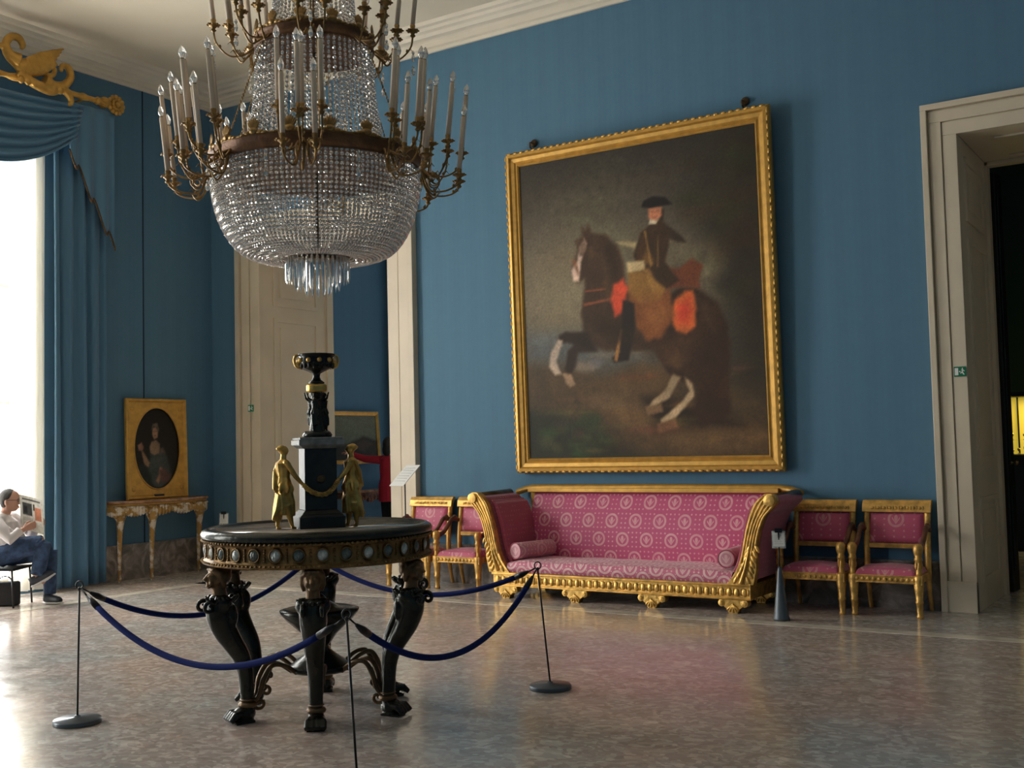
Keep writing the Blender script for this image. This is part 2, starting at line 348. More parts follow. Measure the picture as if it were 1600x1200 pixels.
def smoothpath(pts,n=8):
    # Catmull-Rom
    P=[V(p) for p in pts]; out=[]
    for i in range(len(P)-1):
        a=P[max(i-1,0)];b=P[i];c=P[i+1];d=P[min(i+2,len(P)-1)]
        for k in range(n):
            t=k/n; out.append(.5*((2*b)+(c-a)*t+(2*a-5*b+4*c-d)*t*t+(3*b-a-3*c+d)*t*t*t))
    out.append(P[-1]); return out
def interp(rs,n=8):
    out=[]
    for i in range(len(rs)-1):
        for k in range(n): out.append(rs[i]+(rs[i+1]-rs[i])*k/n)
    out.append(rs[-1]); return out
def curl(c,r,turns,a0,sgn=1,n=18,plane='rz',shrink=.75):
    # spiral in a radial (x,z) plane
    return [(c[0]+r*(1-shrink*k/n)*math.cos(a0+sgn*turns*2*PI*k/n),0,c[1]+r*(1-shrink*k/n)*math.sin(a0+sgn*turns*2*PI*k/n)) for k in range(n+1)]
# ------------------------------------------------------------------ flat pictures (vertex-painted canvas)
def s2l(c): return [((x/255)/12.92 if x/255<=.04045 else ((x/255+.055)/1.055)**2.4) for x in c]
def raster(W,H,base,layers,seed=1,grain=.06):
    """base: function(u,v)->rgb (0..255 array); layers: (polygon uv, colour, softness, [opacity])"""
    ar=W/H; xs=(np.arange(W+1))/W; ys=(np.arange(H+1))/H; Ug,Vg=np.meshgrid(xs,ys); img=base(Ug,Vg).astype(float)
    rng=np.random.default_rng(seed)
    def blur(n,k):
        for _ in range(k):
            n=(n+np.roll(n,1,0)+np.roll(n,-1,0)+np.roll(n,1,1)+np.roll(n,-1,1))/5
        return n
    wob=blur(rng.normal(size=Ug.shape),6); wob/=np.abs(wob).max(); big=blur(rng.normal(size=Ug.shape),60); big/=np.abs(big).max()
    for L in layers:
        poly,col,soft=L[:3]; op=L[3] if len(L)>3 else 1.
        P=np.array(poly,float); n=len(P); inside=np.zeros(Ug.shape,bool); dist=np.full(Ug.shape,9.)
        for i in range(n):
            x1,y1=P[i];x2,y2=P[(i+1)%n]
            cond=((y1>Vg)!=(y2>Vg)); xi=(x2-x1)*(Vg-y1)/((y2-y1) if y2!=y1 else 1e-9)+x1; inside^=cond&(Ug<xi)
            dx=(x2-x1)*ar;dy=y2-y1; L2=dx*dx+dy*dy+1e-12; tt=np.clip((((Ug-x1)*ar)*dx+(Vg-y1)*dy)/L2,0,1)
            dist=np.minimum(dist,np.hypot((Ug-x1)*ar-tt*dx,(Vg-y1)-tt*dy))
        sd=np.where(inside,dist,-dist)+wob*soft*.4
        a=np.clip(sd/soft*.5+.5,0,1)*op; a=a*a*(3-2*a)
        c=np.array(col,float)
        sh=1+.18*big[...,None]
        img=img*(1-a[...,None])+(c*sh)*a[...,None]
    img*=1+grain*rng.normal(size=Ug.shape)[...,None]*.5+.08*wob[...,None]
    img=np.clip(img,0,255)/255.
    return np.where(img<=.04045,img/12.92,((img+.055)/1.055)**2.4)
def canvas(name,fn,img,mat,parent,solid=0):
    """fn(u,v)->xyz"""
    H,W=img.shape[0]-1,img.shape[1]-1
    mb=MB(); mb.grid(fn,W,H,mat); o=mb.build(name,mat,parent,fixn=False)
    ca=o.data.color_attributes.new('Col','FLOAT_COLOR','POINT'); a=np.ones((img.shape[0]*img.shape[1],4)); a[:,:3]=img.reshape(-1,3); ca.data.foreach_set('color',a.ravel())
    if solid:
        md=o.modifiers.new('Solidify','SOLIDIFY'); md.thickness=solid; md.offset=-1
    return o
WORLD=9.
EXPO=1.02
# ================================================================== SETTING
XL=-6.17; XR=7.2; YF=-12.6; WT=1.3; HC=6.0; HZ=6.25
D1=(-5.255,-3.16,4.07); D2=(3.14,5.25,4.07)      # openings in the painting wall (x0,x1,head)
WIN=[(-4.60,-2.60),(-9.6,-7.6)]; WINZ=(.06,5.0)
R2Y=9.0; R2H=6.0
mb=MB(); mb.box((XL-.8,YF-.3,-.1),(XR+.3,R2Y+.3,0))
o=mb.build('floor',M['floor']); struct(o,'polished grey and pink breccia marble floor of the room')
mb=MB(); mb.box((XL-.6,YF-.3,HZ),(XR+.3,WT*.5,HZ+.15)); o=mb.build('ceiling',M['ceiling']); struct(o,'pale cream plaster ceiling above the chandelier')
def wallx(name,segs,y0,y1,lab):
    mb=MB()
    for (x0,x1,z0,z1) in segs: mb.box((x0,y0,z0),(x1,y1,z1))
    return struct(mb.build(name,M['wall']),lab)
wallx('wall_back',[(XL-.35,D1[0]-.02,0,HZ),(D1[1]+.02,D2[0]-.02,0,HZ),(D2[1]+.02,XR+.3,0,HZ),(D1[0]-.02,D1[1]+.02,D1[2]+.02,HZ),(D2[0]-.02,D2[1]+.02,D2[2]+.02,HZ)],0,WT,'blue striped silk wall carrying the large painting')
# left wall with window openings (runs on into the next room)
mb=MB(); x0,x1=XL-.35,XL
ys=[YF-.3]
R2W=(4.3,6.2)
ops=sorted(WIN)
segs=[(YF-.3,ops[0][0]),(ops[0][1],ops[1][0]),(ops[1][1],0.0)]
for a,b in segs: mb.box((x0,a,0),(x1,b,HZ))
for a,b in ops: mb.box((x0,a,WINZ[1]),(x1,b,HZ)); mb.box((x0,a,0),(x1,b,WINZ[0]))
struct(mb.build('wall_left',M['wall']),'blue silk wall with the tall bright window')
mb=MB(); mb.box((XL-.35,WT,0),(XL,R2W[0],R2H)); mb.box((XL-.35,R2W[1],0),(XL,R2Y,R2H)); mb.box((XL-.35,R2W[0],4.6),(XL,R2W[1],R2H)); mb.box((XL-.35,R2W[0],0),(XL,R2W[1],.1))
struct(mb.build('wall_next_room',M['wall']),'blue wall of the next room seen through the left doorway')
mb=MB(); mb.box((XL-.35,R2Y,0),(XR+.3,R2Y+.2,R2H)); mb.box((1.0,WT,0),(1.2,R2Y,R2H)); mb.box((XR,WT,0),(XR+.3,R2Y,R2H))
struct(mb.build('wall_far',M['wall']),'far walls of the rooms beyond the doorways')
mb=MB(); mb.box((XL-.35,WT,R2H),(XR+.3,R2Y+.2,R2H+.15)); struct(mb.build('ceiling_next_room',M['ceiling']),'ceiling over the rooms beyond the doorways')
mb=MB(); mb.box((XR,YF,0),(XR+.3,0,HZ)); struct(mb.build('wall_right',M['wall']),'blue silk wall at the right end of the room')
mb=MB(); mb.box((XL-.35,YF-.3,0),(XR+.3,YF,HZ)); struct(mb.build('wall_front',M['wall']),'blue silk wall behind the viewer')
# silk seam strip on left wall
mb=MB(); mb.box((XL-.001,-1.10,.42),(XL+.006,-1.085,HC)); o=mb.build('trim_seam',M['drapedark']); struct(o,'dark seam in the blue silk of the left wall')
# cornice (moulded section swept round the room)
prof=[(0,0),(.03,0),(.035,.035),(.07,.045),(.075,.10),(.10,.115),(.16,.125),(.18,.16),(.22,.175),(.235,.205),(.28,.215),(.30,.25),(0,.25)]
def cornice(name,y_or_x,a,b,horizontal,sgn,lab):
    mb=MB(); vs=[];n=len(prof)
    for e,(t,mi) in enumerate(((a,1),(b,-1))):
        for p,h in prof:
            tt=t+mi*p
            vs.append((tt,y_or_x+sgn*p,HC+h) if horizontal else (y_or_x+sgn*p,tt,HC+h))
    fs=[tuple(range(n)),tuple(reversed(range(n,2*n)))]+[(i,i+n,(i+1)%n+n,(i+1)%n) for i in range(n)]
    mb.add(vs,fs,None,False); return struct(mb.build(name,M['cornice']),lab)
cornice('trim_cornice_back',0,XL,XR,True,-1,'moulded white cornice above the painting wall')
cornice('trim_cornice_left',XL,YF,0,False,1,'moulded white cornice above the window wall')
cornice('trim_cornice_right',XR,YF,0,False,-1,'moulded white cornice on the right wall')
# marble base
mb=MB()
for a,b in [(XL,D1[0]-.42),(D1[1]+.42,D2[0]-.3),(D2[1]+.3,XR)]: mb.box((a,-.035,0),(b,0,.40)); mb.box((a,-.045,.40),(b,0,.42)) 
struct(mb.build('baseboard_back',M['marblebase']),'brown and grey marble dado base of the painting wall')
mb=MB()
for a,b in [(YF,ops[0][0]-.2),(ops[0][1]+.2,ops[1][0]-.2),(ops[1][1]+.2,-.036)]: mb.box((XL,a,0),(XL+.035,b,.40)); mb.box((XL,a,.40),(XL+.045,b,.42))
struct(mb.build('baseboard_left',M['marblebase']),'brown and grey marble dado base of the window wall')
mb=MB(); mb.box((XL,WT,0),(XL+.03,R2W[0]-.3,.42)); struct(mb.build('baseboard_next_room',M['marblebase']),'marble base along the wall of the next room')
# pale strip inlaid in floor near the walls
mb=MB(); mb.box((XL+1.1,-1.30,0),(XR,-1.14,.002)); mb.box((XL+1.1,YF,0),(XL+1.26,-1.14,.002)); struct(mb.build('trim_floor_strip',M['strip']),'pale marble strip inlaid in the floor along the wall')
# door casings and panelled reveals
def doorway(name,d,cw_l,cw_r,lab):
    x0,x1,h=d; t=thing(name,None,None); struct(t,lab)
    def arch(x,s,w): # vertical casing, s=-1 extends left
        mb=MB(); a=0.
        steps=[(0,.40*w,.045),(.40*w,.43*w,.035),(.43*w,.78*w,.055),(.78*w,.82*w,.04),(.82*w,w,.085)]
        for p,q,dd in steps:
            if s<0: mb.box((x-q,-dd,0),(x-p,0.01,h+p))
            else: mb.box((x+p,-dd,0),(x+q,0.01,h+p))
        mb.box((x,-.07,0),(x+s*w,0.01,.26)) if s>0 else mb.box((x+s*w,-.07,0),(x,0.01,.26))
        o=mb.build('casing',M['cream'],t,bevel=.006); return o
    arch(x0,-1,cw_l); arch(x1,1,cw_r)
    mb=MB(); w=cw_l
    for p,q,dd in [(0,.40*w,.045),(.40*w,.43*w,.035),(.43*w,.78*w,.055),(.78*w,.82*w,.04),(.82*w,w,.085)]:
        mb.box((x0-q,-dd,h+p),(x1+q*cw_r/cw_l,0.01,h+q))
    mb.build('head_casing',M['cream'],t,bevel=.006)
    # reveals : panelled jambs
    for x,s in ((x0,1),(x1,-1)):
        mb=MB(); xx=x; th=.02
        mb.box((xx-s*.02,0,0),(xx,WT,h))
        for (z0,z1) in ((.22,.95),(1.25,3.2),(3.35,h-.15)):
            ya,yb=.20,WT-.28
            f=.05
            mb.box((xx,ya,z0),(xx+s*.018,ya+f,z1)); mb.box((xx,yb-f,z0),(xx+s*.018,yb,z1)); mb.box((xx,ya+f,z0),(xx+s*.018,yb-f,z0+f)); mb.box((xx,ya+f,z1-f),(xx+s*.018,yb-f,z1))
            mb.box((xx,ya+.12,z0+.12),(xx+s*.010,yb-.12,z1-.12))
        mb.box((xx,WT-.12,0),(xx+s*.03,WT,h))
        mb.build('jamb',M['cream'],t)
    mb=MB(); mb.box((x0,0,h),(x1,WT,h+.02)); mb.box((x0+.25,.25,h-.02),(x1-.25,.3,h)); mb.box((x0+.25,WT-.3,h-.02),(x1-.25,WT-.25,h)); mb.box((x0,WT-.12,h-.04),(x1,WT,h)); mb.build('soffit',M['cream'],t,bevel=.005)
    return t
doorway('door_1',D1,.40,.40,'cream panelled doorway on the left with deep reveals')
doorway('door_2',D2,.285,.285,'cream panelled doorway on the right opening to a dark room')
# dark open leaf in the right doorway with handle
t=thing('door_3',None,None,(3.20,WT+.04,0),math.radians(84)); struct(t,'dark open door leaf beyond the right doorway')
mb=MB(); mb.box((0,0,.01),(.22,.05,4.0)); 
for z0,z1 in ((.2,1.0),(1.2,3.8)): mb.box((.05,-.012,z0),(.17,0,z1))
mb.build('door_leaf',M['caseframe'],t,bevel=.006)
mb=MB(); mb.lathe([(.0,0),(.02,.0),(.02,.01),(.008,.02),(.008,.04),(.024,.05),(.022,.07),(0,.075)],12,T=Matrix.Translation((.08,-.0,1.22))@Matrix.Rotation(math.radians(90),4,'X')); mb.build('door_handle',M['brass'],t)
# windows
for k,(a,b) in enumerate(WIN):
    t=thing('window_%d'%(k+1),None,None,(XL-.25,(a+b)/2,0)); struct(t,'tall white casement window on the left wall' if k==0 else 'second tall white casement window on the left wall')
    w=(b-a)/2; mb=MB(); z0,z1=WINZ
    for y in (-w,w-.08): mb.box((-.05,y,z0),(.05,y+.08,z1))
    mb.box((-.045,-.05,z0+.1),(.045,.05,z1-.08)); mb.box((-.05,-w,z1-.08),(.05,w,z1)); mb.box((-.05,-w,z0),(.05,w,z0+.1))
    for z in (.9,2.1,3.4,): mb.box((-.035,-w,z-.02),(.035,w,z+.02))
    mb.build('window_frame',M['cream'],t,bevel=.005)
    mb=MB(); mb.box((-.004,-w+.05,z0+.05),(.004,w-.05,z1-.05)); mb.build('window_pane',M['pane'],t)
    mb=MB()
    for y in (-w,w): mb.box((.05,y-.004*0-.0,z0),(.25,y+(.02 if y<0 else -.02),z1))
    mb.box((.05,-w,z1-.02),(.25,w,z1)); mb.build('window_reveal',M['cream'],t)
t=thing('window_3',None,None,(XL-.2,(R2W[0]+R2W[1])/2,0)); struct(t,'window of the next room beyond the doorway')
mb=MB(); w=(R2W[1]-R2W[0])/2
for y in (-w,w-.06,-.03): mb.box((-.04,y,.1),(.04,y+.06,4.6))
for z in (.1,1.6,3.1,4.54): mb.box((-.04,-w,z),(.04,w,z+.06))
mb.build('window_frame',M['cream'],t)
# ================================================================== CAMERA & LIGHT
cam=bpy.data.cameras.new('camera'); co=bpy.data.objects.new('camera',cam); COL.objects.link(co); bpy.context.scene.camera=co
F_,yaw,pit,rol=1729.,.5778,.0549,-.0237
f=V((-math.sin(yaw)*math.cos(pit),math.cos(yaw)*math.cos(pit),math.sin(pit))); r=V((math.cos(yaw),math.sin(yaw),0)); u=r.cross(f)
r2=math.cos(rol)*r+math.sin(rol)*u; u2=-math.sin(rol)*r+math.cos(rol)*u
cam.sensor_width=36; cam.lens=36*F_/1600; cam.clip_start=.05
co.matrix_world=Matrix(((r2.x,u2.x,-f.x,5.0168),(r2.y,u2.y,-f.y,-9.9767),(r2.z,u2.z,-f.z,1.5),(0,0,0,1)))
sc=bpy.context.scene
w=bpy.data.worlds.new('sky'); sc.world=w; w.use_nodes=True; bg=w.node_tree.nodes['Background']; bg.inputs[0].default_value=(1.,.975,.94,1); bg.inputs[1].default_value=WORLD
def portal(y,z,wy,hz,x=XL-.45):
    l=bpy.data.lights.new('sky_portal','AREA'); l.shape='RECTANGLE'; l.size=hz; l.size_y=wy; l.cycles.is_portal=True
    o=bpy.data.objects.new('sky_portal',l); COL.objects.link(o); o.location=(x,y,z); o.rotation_euler=(0,-PI/2,0)
for a,b in WIN: portal((a+b)/2,(WINZ[0]+WINZ[1])/2,b-a,WINZ[1]-WINZ[0])
portal((R2W[0]+R2W[1])/2,2.35,R2W[1]-R2W[0],4.5)
sc.view_settings.view_transform='Standard'; sc.view_settings.look='None'; sc.view_settings.gamma=1; sc.view_settings.use_curve_mapping=False
sc.view_settings.exposure=EXPO
sc.cycles.max_bounces=14; sc.cycles.transparent_max_bounces=48; sc.cycles.diffuse_bounces=6; sc.cycles.glossy_bounces=5; sc.cycles.transmission_bounces=8
sc.cycles.sample_clamp_indirect=8
sc.cycles.caustics_reflective=False; sc.cycles.caustics_refractive=False
PAINTLAYERS={'glow':[(0.685,0.659),(0.857,0.594),(0.842,0.518),(0.756,0.524),(0.683,0.609)],'tree':[(1.068,1.018),(0.874,0.976),(0.818,0.814),(0.764,0.721),(0.799,0.668),(0.858,0.614),(0.818,0.529),(0.886,0.418),(0.889,0.226),(1.027,0.165)],'skyband':[(-0.015,0.431),(0.261,0.415),(0.569,0.338),(0.671,0.313),(0.67,0.274),(-0.019,0.302)],'hills':[(-0.018,0.334),(0.243,0.302),(0.367,0.266),(0.489,0.291),(0.67,0.274),(0.889,0.226),(1.027,0.165),(1.019,-0.02),(-0.027,-0.016)],'hill2':[(0.325,0.247),(0.516,0.31),(0.67,0.283),(0.666,0.176),(0.459,0.192)],'path':[(0.24,0.209),(0.459,0.192),(0.714,0.135),(1.003,0.072),(1.021,0.026),(0.709,0.01),(0.455,0.082)],'bush':[(-0.022,0.175),(0.153,0.149),(0.292,0.105),(0.359,0.053),(0.556,-0.009),(-0.027,-0.016)],'shadow':[(0.511,0.19),(0.59,0.198),(0.837,0.123),(0.907,0.093),(0.712,0.087),(0.559,0.08)],'neck':[(0.282,0.727),(0.28,0.761),(0.297,0.749),(0.307,0.765),(0.324,0.736),(0.382,0.725),(0.429,0.687),(0.454,0.628),(0.461,0.546),(0.49,0.493),(0.508,0.441),(0.57,0.347),(0.491,0.341),(0.369,0.347),(0.308,0.366),(0.272,0.414),(0.263,0.477),(0.282,0.559),(0.283,0.589),(0.259,0.577),(0.235,0.589),(0.228,0.621),(0.255,0.677),(0.27,0.718)],'rump':[(0.451,0.537),(0.602,0.495),(0.68,0.53),(0.755,0.521),(0.828,0.47),(0.863,0.4),(0.868,0.332),(0.859,0.227),(0.861,0.132),(0.762,0.096),(0.714,0.135),(0.732,0.203),(0.706,0.243),(0.631,0.265),(0.569,0.338),(0.491,0.346),(0.454,0.445)],'blaze':[(0.288,0.723),(0.3,0.704),(0.271,0.644),(0.259,0.582),(0.232,0.586),(0.226,0.621),(0.254,0.651),(0.264,0.697)],'fore1':[(0.289,0.413),(0.19,0.421),(0.158,0.412),(0.148,0.385),(0.196,0.385),(0.314,0.35)],'fore1w':[(0.155,0.4),(0.116,0.355),(0.11,0.307),(0.135,0.28),(0.163,0.284),(0.144,0.327),(0.168,0.373),(0.175,0.394)],'fore2':[(0.316,0.386),(0.231,0.38),(0.199,0.356),(0.179,0.294),(0.207,0.272),(0.226,0.302),(0.242,0.348),(0.328,0.349)],'hoof2':[(0.174,0.282),(0.207,0.28),(0.224,0.246),(0.201,0.233),(0.182,0.252)],'hind1':[(0.563,0.348),(0.618,0.266),(0.649,0.245),(0.718,0.228),(0.745,0.27),(0.672,0.332)],'hind1w':[(0.641,0.263),(0.671,0.25),(0.622,0.187),(0.569,0.164),(0.53,0.155),(0.55,0.177),(0.606,0.212)],'hind2w':[(0.684,0.253),(0.718,0.228),(0.721,0.186),(0.645,0.125),(0.58,0.099),(0.583,0.121),(0.665,0.168),(0.702,0.204)],'hoofa':[(0.521,0.162),(0.589,0.17),(0.594,0.143),(0.529,0.132)],'hoofb':[(0.563,0.108),(0.644,0.12),(0.65,0.093),(0.572,0.076)],'cloth1':[(0.407,0.56),(0.452,0.577),(0.471,0.545),(0.439,0.466),(0.41,0.456),(0.393,0.51)],'skirt':[(0.465,0.546),(0.641,0.523),(0.657,0.442),(0.603,0.376),(0.538,0.367),(0.5,0.417),(0.476,0.494)],'cloth2':[(0.659,0.491),(0.699,0.516),(0.733,0.514),(0.743,0.466),(0.735,0.403),(0.699,0.38),(0.659,0.394),(0.641,0.443)],'cloth2in':[(0.672,0.481),(0.717,0.495),(0.728,0.457),(0.713,0.414),(0.675,0.416),(0.661,0.442)],'coattail':[(0.605,0.596),(0.682,0.589),(0.734,0.613),(0.777,0.591),(0.759,0.544),(0.762,0.519),(0.68,0.53),(0.629,0.524)],'thigh':[(0.473,0.601),(0.566,0.599),(0.636,0.543),(0.602,0.495),(0.509,0.492),(0.464,0.536)],'torso':[(0.572,0.738),(0.618,0.748),(0.649,0.717),(0.644,0.663),(0.626,0.614),(0.681,0.55),(0.629,0.529),(0.527,0.594),(0.495,0.645),(0.517,0.684),(0.531,0.714)],'arm':[(0.63,0.736),(0.668,0.71),(0.699,0.687),(0.714,0.666),(0.679,0.671),(0.645,0.688)],'farm':[(0.531,0.703),(0.56,0.701),(0.568,0.639),(0.54,0.611),(0.508,0.624)],'gold':[(0.549,0.661),(0.581,0.628),(0.577,0.608),(0.528,0.622)],'glove':[(0.468,0.627),(0.541,0.626),(0.542,0.596),(0.473,0.594)],'sash':[(0.423,0.698),(0.517,0.689),(0.509,0.665),(0.449,0.684)],'boot':[(0.446,0.506),(0.494,0.493),(0.491,0.412),(0.46,0.313),(0.398,0.307),(0.389,0.324),(0.424,0.34),(0.437,0.425)],'stirrup':[(0.429,0.416),(0.44,0.41),(0.412,0.31),(0.398,0.315)],'red_strap':[(0.282,0.551),(0.377,0.552),(0.376,0.546),(0.282,0.545)],'red_strap2':[(0.272,0.508),(0.396,0.518),(0.396,0.51),(0.275,0.499)],'face':[(0.567,0.792),(0.621,0.788),(0.62,0.761),(0.598,0.746),(0.567,0.757)],'cravat':[(0.572,0.755),(0.605,0.752),(0.598,0.736),(0.566,0.739)],'hair':[(0.613,0.787),(0.631,0.777),(0.627,0.745),(0.614,0.744)],'hat':[(0.539,0.797),(0.548,0.814),(0.588,0.825),(0.64,0.816),(0.666,0.791),(0.613,0.791),(0.574,0.789)]}
R=math.radians
# ================================================================== SOFA
def leafrow(mb,x0,x1,y,z,h,n,mat=None,d=.014):
    w=(x1-x0)/n
    for i in range(n):
        c=x0+w*(i+.5)
        mb.ball((c,y,z),(w*.40,d,h*.5),10,6,mat)
        mb.ball((c+w*.5,y,z),(w*.10,d*.8,h*.42),6,4,mat)
sofa=thing('sofa','long gilt Empire sofa upholstered in rose damask, standing under the large painting','sofa',(.12,-.48,0))
mb=MB(); F=-.37; Bk=.40; X0,X1=-1.335,1.335
mb.box((X0,F+.01,.12),(X1,Bk,.245)); mb.box((X0-.01,F-.012,.225),(X1+.01,F+.05,.25)); mb.box((X0-.01,F-.012,.115),(X1+.01,F+.05,.132))
mb.box((X0-.012,F,.225),(X0+.02,Bk,.25)); mb.box((X1-.02,F,.225),(X1+.012,Bk,.25))
leafrow(mb,X0+.02,X1-.02,F+.008,.178,.075,38)
mb.tube([(X0,F-.012,.238),(X1,F-.012,.238)],.008,6); mb.tube([(X0,F-.012,.123),(X1,F-.012,.123)],.007,6)
mb.build('base_rail',M['gold'],sofa,bevel=.003)
def arm_c(s):  # outer / inner profile of the right arm in (x,z), world->local
    out=[(1.37,.25),(1.40,.38),(1.405,.5),(1.42,.62),(1.455,.75),(1.505,.85),(1.56,.90),(1.60,.95),(1.595,1.0),(1.56,1.03),(1.50,1.03)]
    inn=[(1.13,.25),(1.18,.31),(1.235,.40),(1.275,.52),(1.30,.64),(1.33,.76),(1.37,.88),(1.42,.965),(1.50,1.03)]
    return [(s*x,z) for x,z in out],[(s*x,z) for x,z in inn]
for s in (-1,1):
    out,inn=arm_c(s); so=smoothpath([(x,0,z) for x,z in out],5); si=smoothpath([(x,0,z) for x,z in inn],5)
    poly=[(p.x,p.z) for p in so]+[(p.x,p.z) for p in reversed(si[:-1])]
    mb=MB(); mb.prism(poly,'y',F-.01,F+.07)
    # fluting ribs running up the S curve
    for k in range(5):
        w=(k+.5)/5; L=[]
        for j in range(7,24):
            t=j/24; a=so[min(int(t*(len(so)-1)*.82),len(so)-1)]; b=si[min(int(t*(len(si)-1)),len(si)-1)]
            L.append((a.x*(1-w)+b.x*w,F-.012,a.z*(1-w)+b.z*w))
        mb.tube(L,.010,6)
    # scroll boss and acanthus
    mb.lathe([(0,-.02),(.022,-.018),(.03,-.005),(.045,0),(.05,.03)],16,T=Matrix.Translation((s*1.545,F-.01,.975))@Matrix.Rotation(R(90),4,'X'))
    for j in range(7):
        z=.27+j*.045; xo=so[min(2+j*3,len(so)-1)].x; xi=si[min(3+j*3,len(si)-1)].x; cx=(xo*.5+xi*.5)
        for q in (-1,1):
            ww=abs(xo-xi)*.25
            mb.ball((cx+q*ww,F-.012,z+.02),(.016,.016,.040),8,6,rot=Matrix.Rotation(R(-28*q*1),3,'Y'))
    mb.tube([(s*1.26,F-.022,.26),(s*1.31,F-.025,.40),(s*1.345,F-.02,.56)],[.016,.012,.004],8)
    mb.build('arm_front',M['gold'],sofa,bevel=.004)
    # upholstered arm running back
    mb=MB(); n=len(so)
    mb.prism([(p.x,p.z) for p in so[2:-8]]+[(p.x,p.z) for p in reversed(si[:-4])],'y',F+.05,Bk-.10)
    o=mb.build('arm_upholstery',M['damask_plain'],sofa)
    o.modifiers.new('e','EDGE_SPLIT')
    mb=MB(); mb.tube([(s*1.545,F+.07,.975),(s*1.55,Bk-.10,.990)],.050,16); mb.build('arm_roll',M['brown_bronze'] if s>0 else M['brown_bronze'],sofa)
    # inner arm cushion
    mb=MB(); pts=si[3:-6]
    vs=[]
    inner=[(p.x-s*.012,p.z) for p in pts]; cush=[(p.x-s*(.06 if 1<i<len(pts)-2 else .03),p.z) for i,p in enumerate(pts)]
    mb.prism(inner+list(reversed(cush)),'y',F+.09,Bk-.1,smooth=False); mb.build('arm_pad',M['damask_plain'],sofa,bevel=.02)
# back
def backfn(u,v):
    x=-1.30+2.60*u; z=.30+.70*v; y=Bk-.16+.07*v+.10*v**3-.028*(1-(2*u-1)**8)*math.sin(PI*min(1,v*1.02))
    return (x,y,z)
mb=MB(); mb.grid(backfn,60,16); mb.grid(lambda u,v:(-1.30+2.6*u,Bk+.02,.25+.75*v),8,2)
o=mb.build('backrest',M['damask'],sofa)
mb=MB(); mb.tube([(-1.52,Bk-.02,.995),(-1.42,Bk+.02,1.03),(-1.33,Bk+.02,1.045),(0,Bk+.025,1.05),(1.33,Bk+.02,1.045),(1.45,Bk+.02,1.03),(1.56,Bk-.04,.995)],[.03]+[.035]*5+[.04],10,flat=1.3)
mb.box((-1.36,Bk-.05,1.0),(1.36,Bk+.04,1.045)); mb.box((-1.36,Bk+.01,.12),(1.36,Bk+.04,1.0))
mb.build('back_rail',M['gold_frame'],sofa,bevel=.006)
# seat cushion
def seatfn(u,v):
    # v 0..1 : front face bottom -> front top -> back
    x=-1.17+2.34*u
    edge=.02*math.exp(-((u*(1-u))*4)**2*30)
    if v<.25: t=v/.25; y=F+.02-.018*math.sin(PI*t); z=.252+.105*t
    else: t=(v-.25)/.75; y=F+.02+.62*t; z=.357+.018*math.sin(PI*min(1,t*1.1))**.6+.006*math.sin(23*u)*math.sin(9*t+3*u)
    return (x,y,z-edge)
mb=MB(); mb.grid(seatfn,80,28); mb.box((-1.16,F+.04,.25),(1.16,Bk-.15,.33)); mb.build('seat_cushion',M['damask_seat'],sofa)
# carved feet (shell with two scrolls)
for x in (-1.18,-.40,.40,1.18):
    for y in ((F+.04,) if abs(x)<1 else (F+.04,Bk-.06)):
        mb=MB()
        mb.prism([(-.13,.118),(.13,.118),(.12,.085),(.085,.055),(.05,.03),(.04,0),(-.04,0),(-.05,.03),(-.085,.055),(-.12,.085)],'y',-.05,.03)
        for s in (-1,1):
            mb.lathe([(0,-.008),(.016,-.008),(.02,0),(.032,0),(.032,.08)],12,T=Matrix.Translation((s*.105,-.052,.085))@Matrix.Rotation(R(90),4,'X')@Matrix.Scale(-1,4,(0,0,1)))
        for k in range(5):
            a=R(-50+25*k); mb.ball((math.sin(a)*.035,-.055,.065-math.cos(a)*.02+.0),(.011,.014,.042),8,6,rot=Matrix.Rotation(-a,3,'Y'))
        o=mb.build('foot',M['gold'],sofa,loc=(x,y,0),bevel=.004)
# bolsters (lie on the seat)
for (x,y0,lab,a) in ((-1.0,-.79,'rose damask bolster cushion at the left end of the sofa seat',12),(1.19,-.76,'rose damask bolster cushion at the right end of the sofa seat',-4)):
    t=thing('bolster_cushion',lab,'cushion',(x+.02,y0,.455),R(-a),'bolsters on the rose sofa')
    mb=MB(); L=.52 if x<0 else .5; prof=[(0,0),(.055,-.004),(.072,.0),(.08,.012),(.081,L*.5),(.08,L-.012),(.07,L),(0,L+.004)]
    mb.lathe(prof,28,T=Matrix.Rotation(R(-90),4,'X')); mb.build('cover',M['damask_bolster'],t)
    mb=MB(); mb.tube([(math.cos(q*PI/14)*.076,.0,math.sin(q*PI/14)*.076) for q in range(28)],.006,6,closed=True); mb.build('piping',M['damask_plain'],t)
